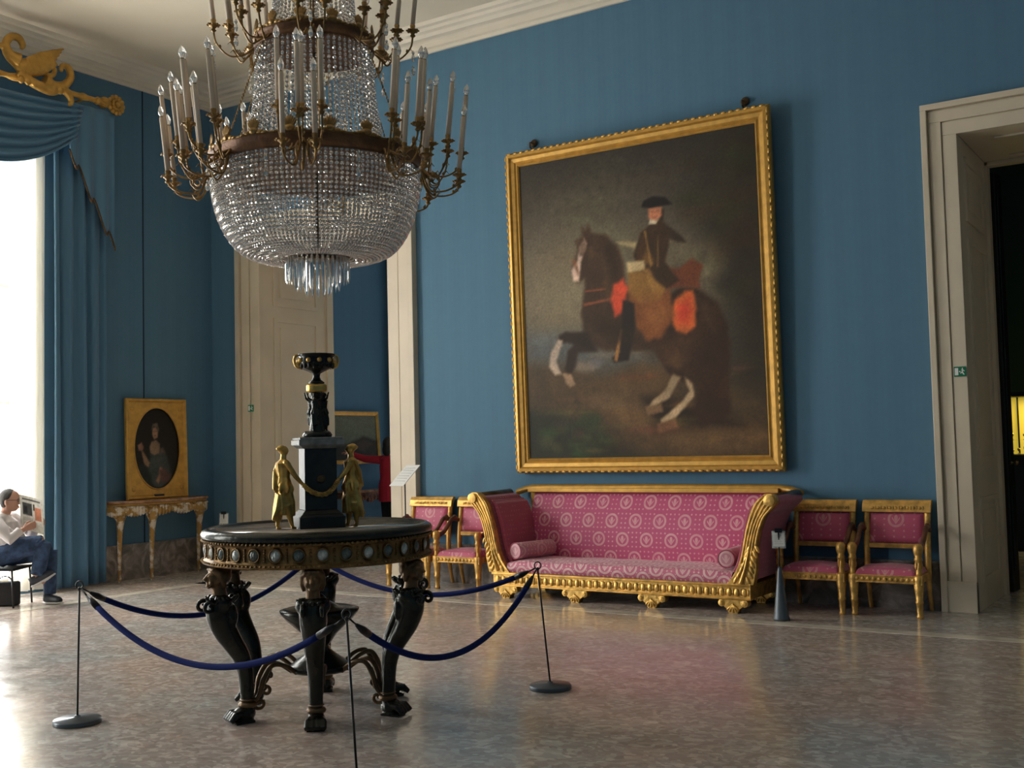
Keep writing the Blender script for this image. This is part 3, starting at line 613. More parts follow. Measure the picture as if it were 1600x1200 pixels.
# ================================================================== ARMCHAIRS
def make_chair(name):
    t=thing(name,None,None)
    hw=.285; fy=-.22; by=.20
    # seat rail
    mb=MB(); mb.box((-hw+.02,fy-.01,.28),(hw-.02,fy+.03,.345)); mb.box((-hw+.01,fy,.28),(-hw+.05,by,.34)); mb.box((hw-.05,fy,.28),(hw-.01,by,.34)); mb.box((-hw+.02,by-.03,.28),(hw-.02,by,.34))
    for i in range(11): mb.ball((-hw+.055+i*(2*hw-.11)/10,fy-.012,.312),(.017,.010,.017),8,6)
    mb.tube([(-hw+.03,fy-.012,.340),(hw-.03,fy-.012,.340)],.005,6); mb.tube([(-hw+.03,fy-.012,.285),(hw-.03,fy-.012,.285)],.005,6)
    mb.build('seat_rail',M['gold_chair'],t,bevel=.004)
    mb=MB()
    def sf(u,v):
        x=(-hw+.035)+(2*hw-.07)*u; y=fy-.004+.40*v
        e=min(u,1-u,v,1-v); h=.345+.05*min(1,e*14)**.5*1+.03*math.sin(PI*u)*math.sin(PI*v)
        return (x,y,h)
    mb.grid(sf,24,24); mb.grid(lambda u,v:((-hw+.035)+(2*hw-.07)*u,fy-.004+.4*v,.335),2,2); mb.build('seat',M['damask_chair'],t)
    for s in (-1,1):
        # front leg : turned / tapered with lion paw collar
        mb=MB(); mb.lathe([(.0,0),(.026,0),(.028,.02),(.023,.03),(.028,.12),(.033,.128),(.033,.138),(.028,.145),(.035,.22),(.041,.27),(.038,.28),(.040,.30),(.040,.34),(.034,.35)],12)
        mb.box((-.034,-.03,.275),(.034,.034,.345)); mb.build('front_leg',M['gold_chair'],t,loc=(s*(hw-.02),fy+.015,0))
        # arm support with knob head
        mb=MB(); mb.lathe([(.028,.34),(.024,.37),(.022,.42),(.026,.46),(.034,.475),(.034,.49),(.027,.50),(.034,.525),(.041,.555),(.039,.585),(.026,.607),(0,.612)],14)
        for q in range(6): mb.ball((math.cos(q)*.026,math.sin(q)*.026,.43),(.008,.008,.035),6,5)
        mb.build('arm_post',M['gold_chair'],t,loc=(s*(hw-.015),fy+.015,0))
        mb=MB(); x=s*(hw-.012); P=smoothpath([(x,fy+.01,.565),(x,fy+.07,.56),(x,fy+.16,.59),(x,fy+.24,.655),(x,fy+.30,.71),(x,fy+.36,.715),(x,by+.015,.69)],6)
        mb.tube(P,interp([.026,.026,.022,.021,.023,.028,.02],6),10); mb.ball((x,fy+.355,.73),(.026,.03,.026),10,8); mb.build('arm',M['armwood'],t)
        # rear leg and back post, one swept piece
        mb=MB(); P=smoothpath([(s*(hw-.03),by+.06,0),(s*(hw-.03),by+.015,.16),(s*(hw-.03),by-.01,.32),(s*(hw-.03),by+.0,.55),(s*(hw-.03),by+.03,.75),(s*(hw-.03),by+.055,.88),(s*(hw-.03),by+.085,.925)],6)
        mb.tube(P,interp([.018,.020,.026,.028,.028,.028,.022],6),8,up=(1,0,0)); mb.build('rear_leg',M['gold_chair'],t)
    mb=MB()
    mb.prism([(by+.03,.835),(by+.005,.84),(by+.02,.905),(by+.045,.94),(by+.085,.945),(by+.095,.92),(by+.075,.90)],'x',-hw-.005,hw+.005)
    for i in range(9):
        x=-.2+i*.05; mb.ball((x,by+.012,.875),(.017,.008,.014),8,6); mb.ball((x+.025,by+.012,.875),(.007,.007,.02),6,5)
    mb.build('top_rail',M['gold_chair'],t,bevel=.004)
    mb=MB(); mb.box((-hw+.04,by-.015,.53),(hw-.04,by+.015,.572)); mb.build('lower_rail',M['gold_chair'],t,bevel=.005)
    mb=MB()
    def bf(u,v):
        e=min(u,1-u,v,1-v); return (-hw+.05+(2*hw-.10)*u,by+.005+.045*v-.03*min(1,e*10)**.5-.012*math.sin(PI*u)*math.sin(PI*v),.572+.268*v)
    mb.grid(bf,20,16); mb.grid(lambda u,v:(-hw+.05+(2*hw-.10)*u,by+.03+.03*v,.572+.268*v),4,4); mb.build('backrest',M['damask_chair'],t)
    return t
ch=make_chair('armchair')
spots=[(2.515,-.31,0,'gilt armchair with rose damask, rightmost, beside the right doorway'),
 (1.885,-.33,.0,'gilt armchair with rose damask, just right of the sofa behind the cone stand'),
 (-1.875,-.33,0,'gilt armchair with rose damask, immediately left of the sofa and partly behind its arm'),
 (-2.535,-.33,0,'gilt armchair with rose damask, leftmost, below the tilted label beside the left doorway')]
for i,(x,y,a,lab) in enumerate(spots):
    c=ch if i==0 else tree(ch); c.location=(x,y,0); c.rotation_euler=(0,0,a); tag(c,lab,'chair','gilt armchairs against the painting wall')
# ================================================================== LARGE PAINTING
PX0,PX1,PZ0,PZ1=-1.395,1.535,1.20,4.61
tl=R(1.4)
pt=thing('framed_painting','very large gilt framed painting of a hatted rider on a rearing brown horse','painting',(0.07,-.03,PZ0)); pt.rotation_euler=(tl,0,0)
hw=(PX1-PX0)/2; H=PZ1-PZ0
fp=[(0,0),(0,-.05),(.02,-.075),(.05,-.08),(.065,-.055),(.10,-.05),(.115,-.035),(.135,-.045),(.15,-.03),(.155,0)]
def frame_mb(hw,H,fp,z0=0):
    mb=MB(); n=len(fp); vs=[]
    for (sx,sz) in ((-1,0),(1,0),(1,1),(-1,1)):
        for d,y in fp:
            vs.append((sx*(hw-d),y,z0+(d if sz==0 else H-d)))
    fs=[]
    for c in range(4):
        c2=(c+1)%4
        for i in range(n): j=(i+1)%n; fs.append((c*n+i,c*n+j,c2*n+j,c2*n+i))
    mb.add(vs,fs,None,False); return mb
mb=frame_mb(hw,H,fp)
k=44
for i in range(k):
    z=.06+(H-.12)*i/(k-1)
    for s in (-1,1): mb.ball((s*(hw-.012),-.072,z),(.014,.010,.030),6,5)
k=38
for i in range(k):
    x=-hw+.06+(2*hw-.12)*i/(k-1)
    for z in (.012,H-.012): mb.ball((x,-.072,z),(.030,.010,.014),6,5)
mb.build('frame',M['gold_frame'],pt)
PL=PAINTLAYERS
def pbase(U,W):
    a=np.array([52,47,40.]);b=np.array([116,104,82.]);c=np.array([58,44,28.])
    g=np.exp(-(((U-.25)/.5)**2+((W-.55)/.28)**2))[...,None]; h=np.clip((.33-W)/.3,0,1)[...,None]
    r=a*(1-g)+b*g; r=r*(1-h)+c*h
    dk=np.clip((W-.75)/.3,0,1)[...,None]; return r*(1-.25*dk)*1.22
C_=dict(glow=((128,112,84),.10,.8),tree=((44,38,26),.07,.85),skyband=((76,80,80),.05,.7),hills=((72,56,36),.03,.75),hill2=((94,70,42),.03,.7),path=((104,78,48),.04,.8),bush=((36,38,26),.03,.95),shadow=((34,24,14),.03,.9),
 rump=((52,34,20),.012,1),neck=((60,42,26),.010,1),blaze=((196,168,150),.006,1),fore1=((40,28,18),.008,1),fore1w=((170,150,132),.006,.85),fore2=((46,32,22),.008,1),hoof2=((150,120,92),.006,.9),hind1=((48,32,20),.010,1),hind1w=((156,132,100),.006,.95),hind2w=((172,146,112),.006,.95),hoofa=((110,84,58),.006,1),hoofb=((116,80,52),.006,1),
 cloth1=((196,72,44),.008,.95),skirt=((122,72,36),.010,.9),cloth2=((198,96,44),.008,1),cloth2in=((196,58,40),.02,.75),coattail=((104,56,32),.008,1),thigh=((136,96,44),.010,.85),torso=((58,40,22),.006,1),arm=((52,40,28),.006,1),farm=((70,46,24),.006,1),gold=((120,86,40),.008,.7),glove=((190,166,122),.006,1),sash=((156,138,100),.006,.9),boot=((38,28,20),.006,1),stirrup=((150,104,56),.003,1),red_strap=((130,70,40),.003,.8),red_strap2=((136,72,42),.003,.8),face=((176,112,80),.006,1),cravat=((190,176,150),.004,1),hair=((50,36,24),.005,1),hat=((24,18,14),.005,1))
rng_=random.Random(4); EXTRA=[]
def blob(cx,cy,rx,ry,n=9,j=.35): return [(cx+rx*(1+j*(rng_.random()-.5))*math.cos(2*PI*i/n),cy+ry*(1+j*(rng_.random()-.5))*math.sin(2*PI*i/n)) for i in range(n)]
PRE=[]
for _ in range(26): PRE.append((blob(rng_.uniform(.74,1.0),rng_.uniform(.50,.92),rng_.uniform(.03,.09),rng_.uniform(.015,.04)),(rng_.randint(40,62),rng_.randint(36,50),rng_.randint(22,34)),.03,.55))
for _ in range(14): PRE.append((blob(rng_.uniform(.05,.65),rng_.uniform(.62,.95),rng_.uniform(.08,.2),rng_.uniform(.02,.05)),(rng_.randint(78,120),rng_.randint(72,104),rng_.randint(56,80)),.06,.30))
for _ in range(22): PRE.append((blob(rng_.uniform(.0,.42),rng_.uniform(.0,.14),rng_.uniform(.02,.06),rng_.uniform(.01,.025)),(rng_.randint(36,66),rng_.randint(44,66),rng_.randint(28,40)),.015,.6))
for _ in range(18): PRE.append((blob(rng_.uniform(.2,.95),rng_.uniform(.02,.28),rng_.uniform(.05,.14),rng_.uniform(.006,.014)),(rng_.randint(80,128),rng_.randint(60,92),rng_.randint(36,56)),.012,.45))
PRE+=[([(.72,.60),(.80,.65),(.84,.58),(.81,.50),(.76,.52)],(136,122,94),.05,.6),(blob(.42,.335,.12,.02),(118,100,80),.02,.6),(blob(.09,.40,.12,.03),(92,96,96),.03,.5),(blob(.27,.30,.05,.02),(112,98,84),.012,.7),(blob(.32,.315,.03,.02),(90,84,84),.01,.7)]
EXTRA+=[([(.33,.71),(.37,.70),(.40,.62),(.40,.52),(.37,.48),(.36,.60)],(84,60,38),.02,.55),([(.74,.50),(.80,.46),(.83,.38),(.80,.36),(.76,.44)],(82,58,36),.02,.5),([(.28,.44),(.33,.42),(.38,.38),(.34,.37),(.29,.40)],(78,56,36),.015,.5),
 ([(.60,.30),(.66,.33),(.70,.30),(.66,.27)],(92,64,38),.015,.5),([(.50,.52),(.60,.52),(.63,.44),(.58,.40),(.52,.45)],(146,92,48),.012,.5),([(.53,.60),(.56,.60),(.60,.54),(.57,.52)],(160,116,58),.006,.7),
 ([(.225,.66),(.25,.655),(.262,.61),(.255,.60),(.235,.64)],(120,80,56),.004,.7),([(.243,.72),(.285,.735),(.30,.70),(.285,.66),(.262,.665)],(70,48,32),.006,.6),([(.545,.72),(.552,.72),(.575,.61),(.566,.60)],(140,104,52),.003,.8),([(.60,.70),(.606,.70),(.60,.60),(.592,.60)],(120,88,44),.003,.7),
 ([(.578,.778),(.588,.778),(.588,.775),(.578,.775)],(80,50,36),.002,.8),([(.598,.778),(.610,.778),(.610,.775),(.598,.775)],(80,50,36),.002,.8),([(.585,.760),(.600,.760),(.600,.757),(.585,.757)],(140,60,50),.002,.8)]
order=['glow','skyband','hills','hill2','path','tree','bush','shadow','hind1','hind1w','hind2w','hoofa','hoofb','rump','fore2','hoof2','neck','fore1','fore1w','blaze','red_strap','red_strap2','coattail','cloth2','cloth2in','skirt','thigh','cloth1','boot','stirrup','sash','arm','torso','farm','gold','glove','cravat','hair','face','hat']
k0=order.index('hind1'); layers=[(PL[k],*C_[k]) for k in order[:k0]]+PRE+[(PL[k],*C_[k]) for k in order[k0:]]
layers+=[([(.35,.70),(.41,.69),(.44,.62),(.43,.57),(.37,.60)],(44,30,18),.02,.6),([(.52,.33),(.62,.28),(.70,.26),(.75,.34),(.70,.40),(.60,.38)],(74,50,30),.03,.6),
 ([(.30,.40),(.38,.36),(.50,.37),(.46,.42),(.36,.45)],(40,28,16),.02,.7),([(.30,.69),(.33,.70),(.34,.66),(.31,.65)],(80,58,38),.012,.7)]
layers+=EXTRA
layers=[(L[0],tuple(min(235,c*1.15) for c in L[1]),*L[2:]) for L in layers]
img=raster(190,230,pbase,layers,3)
# canvas plane, slightly inside the frame
cw=hw-.14; cz0=.14; cH=H-.28
canvas('canvas',lambda u,v:(-cw+2*cw*u,-.022,cz0+cH*v),img,M['paint'],pt)
mb=MB(); mb.box((-hw+.05,-.02,.05),(hw-.05,-.002,H-.05)); mb.build('backboard',M['brown_bronze'],pt)
for x,lab in ((-1.13,'small dark iron hook above the top left of the large painting'),(1.25,'small dark iron hook above the top right of the large painting')):
    mb=MB(); mb.lathe([(0,0),(.04,0),(.045,.012),(.03,.03),(.012,.035),(.012,.06),(0,.06)],12,T=Matrix.Rotation(R(90),4,'X')); mb.tube([(0,-.05,.0),(0,-.09,-.01),(0,-.09,-.055),(0,-.05,-.075),(0,-.02,-.06)],.009,8)
    o=mb.build('picture_hook',M['brown_bronze'],loc=(x,0,4.72)); tag(o,lab,'hook','hooks of the large painting')
# ================================================================== CONSOLE TABLE + PORTRAIT
con=thing('console_table','carved ivory and gilt console table with brown marble top under the oval portrait','table',(XL+.03,-1.0,0))
def demi(a,b,n=40): # a along y, b depth in +x
    return [(b*math.sin(PI*i/n)**.55,-a*math.cos(PI*i/n)) for i in range(n+1)]
mb=MB(); mb.prism([(x,y) for x,y in demi(.74,.40)],'z',.915,.95); mb.build('marble_top',M['consolemarble'],con,bevel=.01)
mb=MB(); mb.prism([(x,y) for x,y in demi(.70,.36)],'z',.85,.914)
E_=demi(.705,.365,48)
for i in range(1,48):
    x,y=E_[i]; d=.05+.035*abs(math.sin(i*PI/8)); mb.ball((x,y,.85-d*.3),(.026,.026,d*.8),8,6)
for i in range(2,47,3):
    x,y=E_[i]; mb.ball((x+.015,y,.875),(.02,.03,.016),8,6)
mb.build('carved_apron',M['whitegilt'],con)
mb=MB(); mb.tube([(x+.006,y,.905) for x,y in demi(.705,.365,48)],.012,6); mb.build('gilt_moulding',M['gold_frame'],con)
for (x,y) in ((.16,-.60),(.31,-.26),(.14,.60)):
    mb=MB(); P=smoothpath([(0,0,.86),(.02,0,.76),(.012,0,.6),(0,0,.3),(0,0,.06),(0,0,0)],6); mb.tube(P,interp([.05,.055,.034,.024,.016,.012],6),12); mb.ball((.02,0,.78),(.045,.055,.05),10,8); mb.lathe([(.02,.03),(.027,.045),(.02,.06)],10); mb.lathe([(.022,.14),(.028,.15),(.022,.16)],10)
    for s in (-1,1): mb.tube(smoothpath([(.02,s*.03,.70),(.02,s*.07,.76),(.02,s*.09,.83)],4),[.012]*9,6)
    mb.build('leg',M['whitegilt'],con,loc=(x,y,0))
po=thing('framed_portrait','small gilt framed oval portrait of a seated lady, leaning on the console table','painting',(XL+.085,-.97,.95)); po.rotation_euler=(0,0,R(90))
lean=thing('x',None,None); bpy.data.objects.remove(lean)
po.rotation_euler=Matrix.Rotation(R(90),3,'Z').to_euler(); po.rotation_euler=(R(-1.6),0,R(90))
pw,ph=.455,1.22
mb=MB(); n=64; # flat gilt spandrel with oval opening
oval=[(.345*math.cos(2*PI*i/n),.08+.53+.50*math.sin(2*PI*i/n)) for i in range(n)]
def rectpt(a):
    c,s=math.cos(a),math.sin(a); k=min(pw/abs(c) if abs(c)>1e-6 else 9,.61/abs(s) if abs(s)>1e-6 else 9); return (c*k,.61+s*k)
rec=[rectpt(2*PI*i/n) for i in range(n)]
vs=[(x,-.03,z) for x,z in oval]+[(x,-.03,z) for x,z in rec]+[(x,-.005,z) for x,z in oval]
mb.add(vs,[(i,(i+1)%n,n+(i+1)%n,n+i) for i in range(n)]+[(i,(i+1)%n,2*n+(i+1)%n,2*n+i) for i in range(n)],None,False)
o=mb.build('spandrel',M['gold_frame'],po)
mb=frame_mb(pw,ph,[(0,0),(0,-.035),(.012,-.05),(.03,-.048),(.05,-.028),(.05,0)]); mb.tube([(x,-.032,z) for x,z in oval],.010,6,closed=True)
for x in (-.36,.36):
    for z in (.12,1.09): mb.lathe([(.03,0),(.026,.01),(.01,.006),(0,.012)],12,T=Matrix.Translation((x,-.028,z))@Matrix.Rotation(R(90),4,'X'))
mb.build('frame',M['gold_frame'],po)
mb=MB(); mb.box((-.07,-.052,.025),(.07,-.035,.05)); tag(mb.build('plaque',M['black'],po),'small dark plaque')
sk=(150,118,92); 
lay=[([(.0,.0),(.6,.0),(.75,.25),(.35,.38),(.12,.30)],(40,44,40),.05),([(.38,.47),(.52,.50),(.68,.45),(.78,.32),(.80,.12),(.62,.03),(.42,.06),(.33,.25)],(66,72,68),.03),
 ([(.36,.52),(.40,.58),(.50,.60),(.58,.55),(.56,.44),(.46,.42),(.38,.45)],(150,124,98),.012),([(.43,.74),(.50,.755),(.54,.70),(.53,.63),(.46,.60),(.42,.66)],(158,122,96),.010),
 ([(.40,.72),(.44,.79),(.53,.80),(.57,.73),(.54,.66),(.525,.74),(.46,.76),(.43,.72)],(96,86,72),.012),([(.12,.54),(.20,.57),(.24,.52),(.22,.47),(.14,.48)],(140,100,84),.010),([(.18,.48),(.23,.47),(.36,.33),(.33,.28),(.25,.31)],(138,108,84),.012),
 ([(.56,.28),(.62,.27),(.58,.15),(.53,.08),(.48,.12),(.54,.20)],(140,104,84),.012),([(.55,.24),(.66,.26),(.80,.18),(.72,.08),(.58,.12)],(92,66,60),.03),([(.55,.50),(.64,.52),(.70,.44),(.60,.44)],(116,96,84),.02,.7),([(.46,.655),(.50,.655),(.50,.648),(.46,.648)],(120,60,50),.004),([(.445,.70),(.47,.70),(.47,.694),(.445,.694)],(70,50,40),.004),([(.50,.70),(.52,.70),(.52,.694),(.50,.694)],(70,50,40),.004)]
lay=[([(1-0*0-0+0 if False else x,y) for x,y in L[0]],*L[1:]) for L in lay]
img=raster(70,100,lambda U,W:np.stack([38+0*U,34+0*U,28+0*U],-1)*(1-.3*W[...,None]),lay,5)
canvas('canvas',lambda u,v:(-.36+.72*u,-.008,.09+1.04*v),img,M['paint'],po)
mb=MB(); mb.box((-pw+.02,-.004,.02),(pw-.02,.0,ph-.02)); mb.build('backboard',M['brown_bronze'],po)
# ================================================================== ROUND TABLE
TC=(.496,-5.154)
tb=thing('round_table','round bronze table on six sphinx legs with gilt cameo apron, behind the rope barrier','table',(*TC,0),0); tb.scale=(1,1,1.028)
mb=MB(); mb.lathe([(.64,1.013),(.655,1.027),(.664,1.034),(.68,1.033),(.704,1.020),(.712,1.005),(.71,.99),(.69,.975),(.60,.975)],96); 
mb.build('top_rim',M['bronze'],tb).scale=(.935,.935,1)
mb=MB(); mb.lathe([(0,1.019),(.648,1.019),(.648,.99),(0,.99)],96); mb.build('stone_top',M['tablestone'],tb).scale=(.935,.935,1)
mb=MB(); mb.lathe([(.60,.978),(.692,.978),(.700,.971),(.690,.963),(.682,.958),(.680,.875),(.690,.868),(.704,.86),(.704,.852),(.69,.845),(.60,.845)],128)
for i in range(150):
    a=2*PI*i/150; mb.ball((.702*math.cos(a),.702*math.sin(a),.973),(.0105,.0105,.008),6,4)
for i in range(150):
    a=2*PI*i/150; mb.ball((.703*math.cos(a),.703*math.sin(a),.862),(.009,.009,.007),6,4)
for i in range(32):
    a=2*PI*(i+.5)/32
    for z in (.890,.903,.917,.930,.943): mb.ball((.683*math.cos(a),.683*math.sin(a),z),(.008,.008,.007),6,4)
mb.build('apron',M['apron_gold'],tb).scale=(.935,.935,1)
c0=None
for i in range(32):
    if c0 is None:
        mb=MB(); mb.lathe([(0,.010),(.016,.009),(.026,.004),(.028,0)],16,mat=M['cameo'],T=Matrix.Translation((.683,0,.917))@Matrix.Rotation(R(90),4,'Y')@Matrix.Scale(1.12,4)); mb.tube([(.688,.036*math.cos(q*PI/10),.917+.034*math.sin(q*PI/10)) for q in range(20)],.0045,6,M['apron_gold'],closed=True)
        mb.ball((.692,.004,.921),(.006,.010,.016),6,5,M['cameo']); mb.ball((.692,-.010,.909),(.005,.009,.009),6,5,M['cameo'])
        c0=mb.build('cameo',M['cameo'],tb); c1=mb.build('cameo',M['cameo_dark'],tb); c1.data.materials[0]=M['cameo_dark']; c1.rotation_euler[2]=2*PI/32; c0.scale=c1.scale=(.935,.935,1)
    elif i>1: cpy(c1 if i%2 else c0,tb,rz=2*PI*i/32)
# legs
lg=None
for k in range(6):
    az=R(-50+60*k)
    if lg is None:
        mb=MB(); P=smoothpath([(.590,0,.685),(.605,0,.64),(.605,0,.58),(.575,0,.50),(.525,0,.42),(.482,0,.35),(.460,0,.27),(.453,0,.18),(.447,0,.06)],5)
        mb.tube(P,interp([.052,.074,.074,.066,.056,.049,.043,.040,.036],5),16,up=(0,1,0),flat=1.0)
        for s in (-1,1):
            mb.ball((.60,s*.050,.655),(.045,.045,.045),12,8)     # shoulders
            mb.ball((.635,s*.035,.615),(.035,.032,.035),10,8)  # breast
            mb.ball((.555,s*.035,.58),(.04,.04,.07),10,8)
        lg=mb.build('sphinx_leg',M['bronze'],tb,remesh=.0085,smoothit=4)
        # head
        mb=MB(); mb.tube([(.600,0,.66),(.612,0,.73)],[.048,.042],12); mb.ball((.628,0,.778),(.056,.054,.066),16,12); mb.ball((.590,0,.79),(.066,.082,.062),14,10)
        mb.tube([(.674,0,.808),(.704,0,.772),(.684,0,.766)],[.008,.015,.010],8); mb.ball((.674,0,.732),(.021,.024,.017),8,6)
        for zz in (.749,.757): mb.tube([(.674,-.016,zz),(.686,0,zz),(.674,.016,zz)],.005,6)
        for s in (-1,1):
            mb.tube([(.650,s*.035,.828),(.618,s*.056,.815),(.596,s*.062,.755),(.590,s*.055,.715)],[.020,.024,.022,.012],8)
            mb.tube([(.671,s*.034,.793),(.680,s*.022,.799),(.682,s*.010,.792)],.0075,6); mb.ball((.674,s*.022,.782),(.009,.011,.006),8,6); mb.ball((.667,s*.03,.755),(.016,.016,.018),8,6)
        for q in range(5): mb.ball((.655+.0*q,-.04+.02*q,.833),(.018,.013,.014),8,6)
        mb.lathe([(.07,.815),(.066,.845),(.0,.845)],14,c=(.59,0,0))
        mb.v=[(.630+(x-.630)*.84,y*.84,.815+(z-.815)*.84) for x,y,z in mb.v]; mb.tube([(.590,0,.64),(.602,0,.70),(.612,0,.76)],[.046,.036,.036],12); mb.box((.56,-.04,.80),(.64,.04,.845))
        mb.build('head',M['brown_bronze'],lg,remesh=.005,smoothit=1)
        mb=MB()
        for i in range(12):
            a=2*PI*i/12; mb.ball((.594+.072*math.cos(a),.066*math.sin(a),.668),(.012,.019,.032),6,5,rot=Matrix.Rotation(a,3,'Z')@Matrix.Rotation(R(48),3,'Y'))
        mb.lathe([(.045,.68),(.055,.67),(.068,.655),(.05,.64)],18,c=(.594,0,0))
        mb.build('leaf_collar',M['bronze'],lg)
        for s in (-1,1):
            mb=MB(); sp=curl((.685,.635),.034,1.2,R(150),-1); mb.tube([(.62,s*.055,.67),(.640,s*.054,.682)]+[(x,s*.05,z) for x,_,z in sp],[.02,.015]+[.013-.006*q/18 for q in range(19)],8)
            mb.build('volute',M['bronze'],lg)
        mb=MB(); mb.lathe([(.036,.075),(.050,.082),(.054,.092),(.050,.102),(.038,.11)],16,c=(.413,0,0)); mb.lathe([(.040,.115),(.046,.12),(.040,.125)],16,c=(.413,0,0))
        mb.build('ankle_ring',M['brown_bronze'],lg,loc=(.034,0,0))
        mb=MB(); mb.ball((.435,0,.045),(.066,.052,.045),14,10); mb.tube([(.412,0,.09),(.425,0,.04)],[.038,.048],12)
        for q in (-1.5,-.5,.5,1.5):
            mb.tube([(.44,q*.018,.055),(.500,q*.027,.050),(.532,q*.030,.020)],[.019,.021,.016],8)
        mb.box((.385,-.048,0),(.50,.048,.012))
        mb.build('paw',M['bronze'],lg,loc=(.034,0,0),remesh=.006,smoothit=1)
        lg.rotation_euler[2]=az
    else:
        c=tree(lg,tb); c.rotation_euler[2]=az
mb=MB(); mb.lathe([(0,.205),(.15,.21),(.185,.225),(.19,.24),(.165,.255),(.10,.30),(.055,.335),(.05,.355),(.065,.37),(.10,.42),(.19,.50),(.225,.54),(.23,.555),(.19,.565),(.12,.57),(.06,.60),(.02,.64),(0,.645)],40); mb.build('urn',M['bronze'],tb)
s0=None
for k in range(6):
    az=R(-50+60*k)
    if s0 is None:
        mb=MB()
        for s in (-1,1):
            P=smoothpath([(.15,s*.03,.225),(.22,s*.04,.275),(.29,s*.035,.285),(.335,s*.03,.22),(.355,s*.02,.14),(.395,s*.01,.09)],6); mb.tube(P,interp([.013,.012,.013,.015,.013,.010],6),8)
        sp=curl((.345,.085),.033,1.1,R(20),-1); mb.tube(sp,[.010]*19,8); sp=curl((.325,.165),.024,1.,R(0),1); mb.tube(sp,[.007]*19,8)
        s0=mb.build('scroll_stretcher',M['brown_bronze'],tb); s0.scale=(1.09,1,1); s0.rotation_euler[2]=az
    else: cpy(s0,tb,rz=az)
# ================================================================== CENTREPIECE
cp=thing('centrepiece','dark pedestal with two gilt maidens and a tall bronze bowl, on the round table','centrepiece',(TC[0]+.006,TC[1]-.004,1.0475),R(43.3+11)); cp.scale=(.975,.975,.935)
mb=MB()
def sq(h,z0,z1,b=None): b=b if b is not None else h; mb.add([(-h,-h,z0),(h,-h,z0),(h,h,z0),(-h,h,z0),(-b,-b,z1),(b,-b,z1),(b,b,z1),(-b,b,z1)],[(3,2,1,0),(4,5,6,7),(0,1,5,4),(1,2,6,5),(2,3,7,6),(3,0,4,7)],None,False)
sq(.135,0,.07); sq(.132,.07,.085,.12); sq(.12,.085,.11,.098); sq(.096,.11,.495)
mb.build('pedestal',M['darkstone'],cp,bevel=.003)
mb=MB(); sq(.105,.490,.51,.125); sq(.135,.51,.545); sq(.128,.545,.56); mb.build('pedestal_cap',M['greymarble'],cp,bevel=.003)
mb=MB(); mb.lathe([(0,.008),(.018,.008),(.024,.003),(.026,0)],20,T=Matrix.Translation((0,-.097,.30))@Matrix.Rotation(R(90),4,'X')); mb.build('rosette',M['brown_bronze'],cp)
FW=1.14
def figure(mb,x,y,z,h,face=0,arms=(( .1,0,.5),(-.1,0,.5)),lean=0,seg=10,stride=.04):
    """draped standing woman, height h, hands at given local points (fractions of h)"""
    c=math.cos(face);s_=math.sin(face)
    def P(a,b,cc): a=a*h;b=b*h; a+=lean*cc*h; return (x+a*c-b*s_,y+a*s_+b*c,z+cc*h)
    T=lambda pts,rs:mb.tube([P(*p) for p in pts],[r*h*FW for r in rs],seg)
    B=lambda p,r:mb.ball(P(*p),tuple(q*h for q in r),12,8,rot=Matrix.Rotation(face,3,'Z'))
    T([(0,0,.56),(.0,0,.51),(.01,0,.42),(.02,0,.30),(.01,0,.17)],[.072,.084,.078,.060,.050])        # clinging drapery
    T([(.02,-.035,.48),(.065,-.03,.30),(.075,-.02,.15)],[.050,.044,.034]); T([(-.03,.03,.45),(-.07,.03,.25),(-.12,.04,.10)],[.050,.048,.018]); T([(-.05,-.02,.40),(-.09,-.02,.22),(-.15,-.03,.13)],[.035,.030,.010])
    for k in range(8):
        a=k*.785; T([(.075*math.cos(a),.080*math.sin(a),.53),(.098*math.cos(a),.100*math.sin(a),.46),(.100*math.cos(a),.104*math.sin(a),.425)],[.014,.020,.010])
    T([(-.03,.09,.78),(-.08,.06,.66),(-.10,.02,.55),(-.13,-.02,.46)],[.015,.022,.022,.010])
    for (a,b,st) in ((.02,-.03,stride),(-.03,.04,-stride)):
        T([(a,b,.28),(a+st*.5,b,.14),(a+st,b,.035)],[.045,.032,.018]); T([(a+st-.01,b,.02),(a+st+.045,b-.01,.010)],[.018,.010])
    T([(0,0,.54),(0,0,.60),(0,0,.68),(0,0,.76),(0,0,.80)],[.078,.062,.072,.080,.040])
    for q in (-1,1): B((.035,q*.04,.72),(.035,.032,.032)); B((0,q*.085,.775),(.035,.038,.032))
    T([(0,0,.78),(.005,0,.87)],[.034,.028]); B((.012,0,.905),(.052,.045,.060)); B((-.018,0,.93),(.052,.052,.045)); B((-.055,0,.93),(.025,.025,.022)); B((.062,0,.90),(.012,.008,.012))
    for q,hand in zip((-1,1),arms):
        sh=(0,q*.095,.775); mid=((sh[0]+hand[0])/2,(sh[1]+hand[1])/2+q*.02,(sh[2]+hand[2])/2-.03)
        T([sh,mid,hand],[.030,.026,.017]); d=V(hand)-V(mid); d.normalize(); e=V(hand)+d*.03; T([hand,tuple(e)],[.018,.020])
        for f in (-1,0,1): T([tuple(e),tuple(e+d*.028+V((0,f*.010,0)))],[.008,.005])
    for k in range(5): # drapery folds
        a=-.06+.03*k; T([(a,-.06,.46),(a+.02,-.058,.30),(a+.01,-.05,.16)],[.010,.013,.010]); T([(a,.06,.46),(a+.01,.058,.30),(a,.05,.16)],[.010,.013,.010])
mb=MB(); figure(mb,-.205,-.045,.0,.53,face=R(10),arms=((.19,-.10,.50),(.06,.08,.42)),lean=-.02,stride=.05); o=mb.build('gilt_maiden',M['figure_gold'],cp,remesh=.0042,smoothit=1)
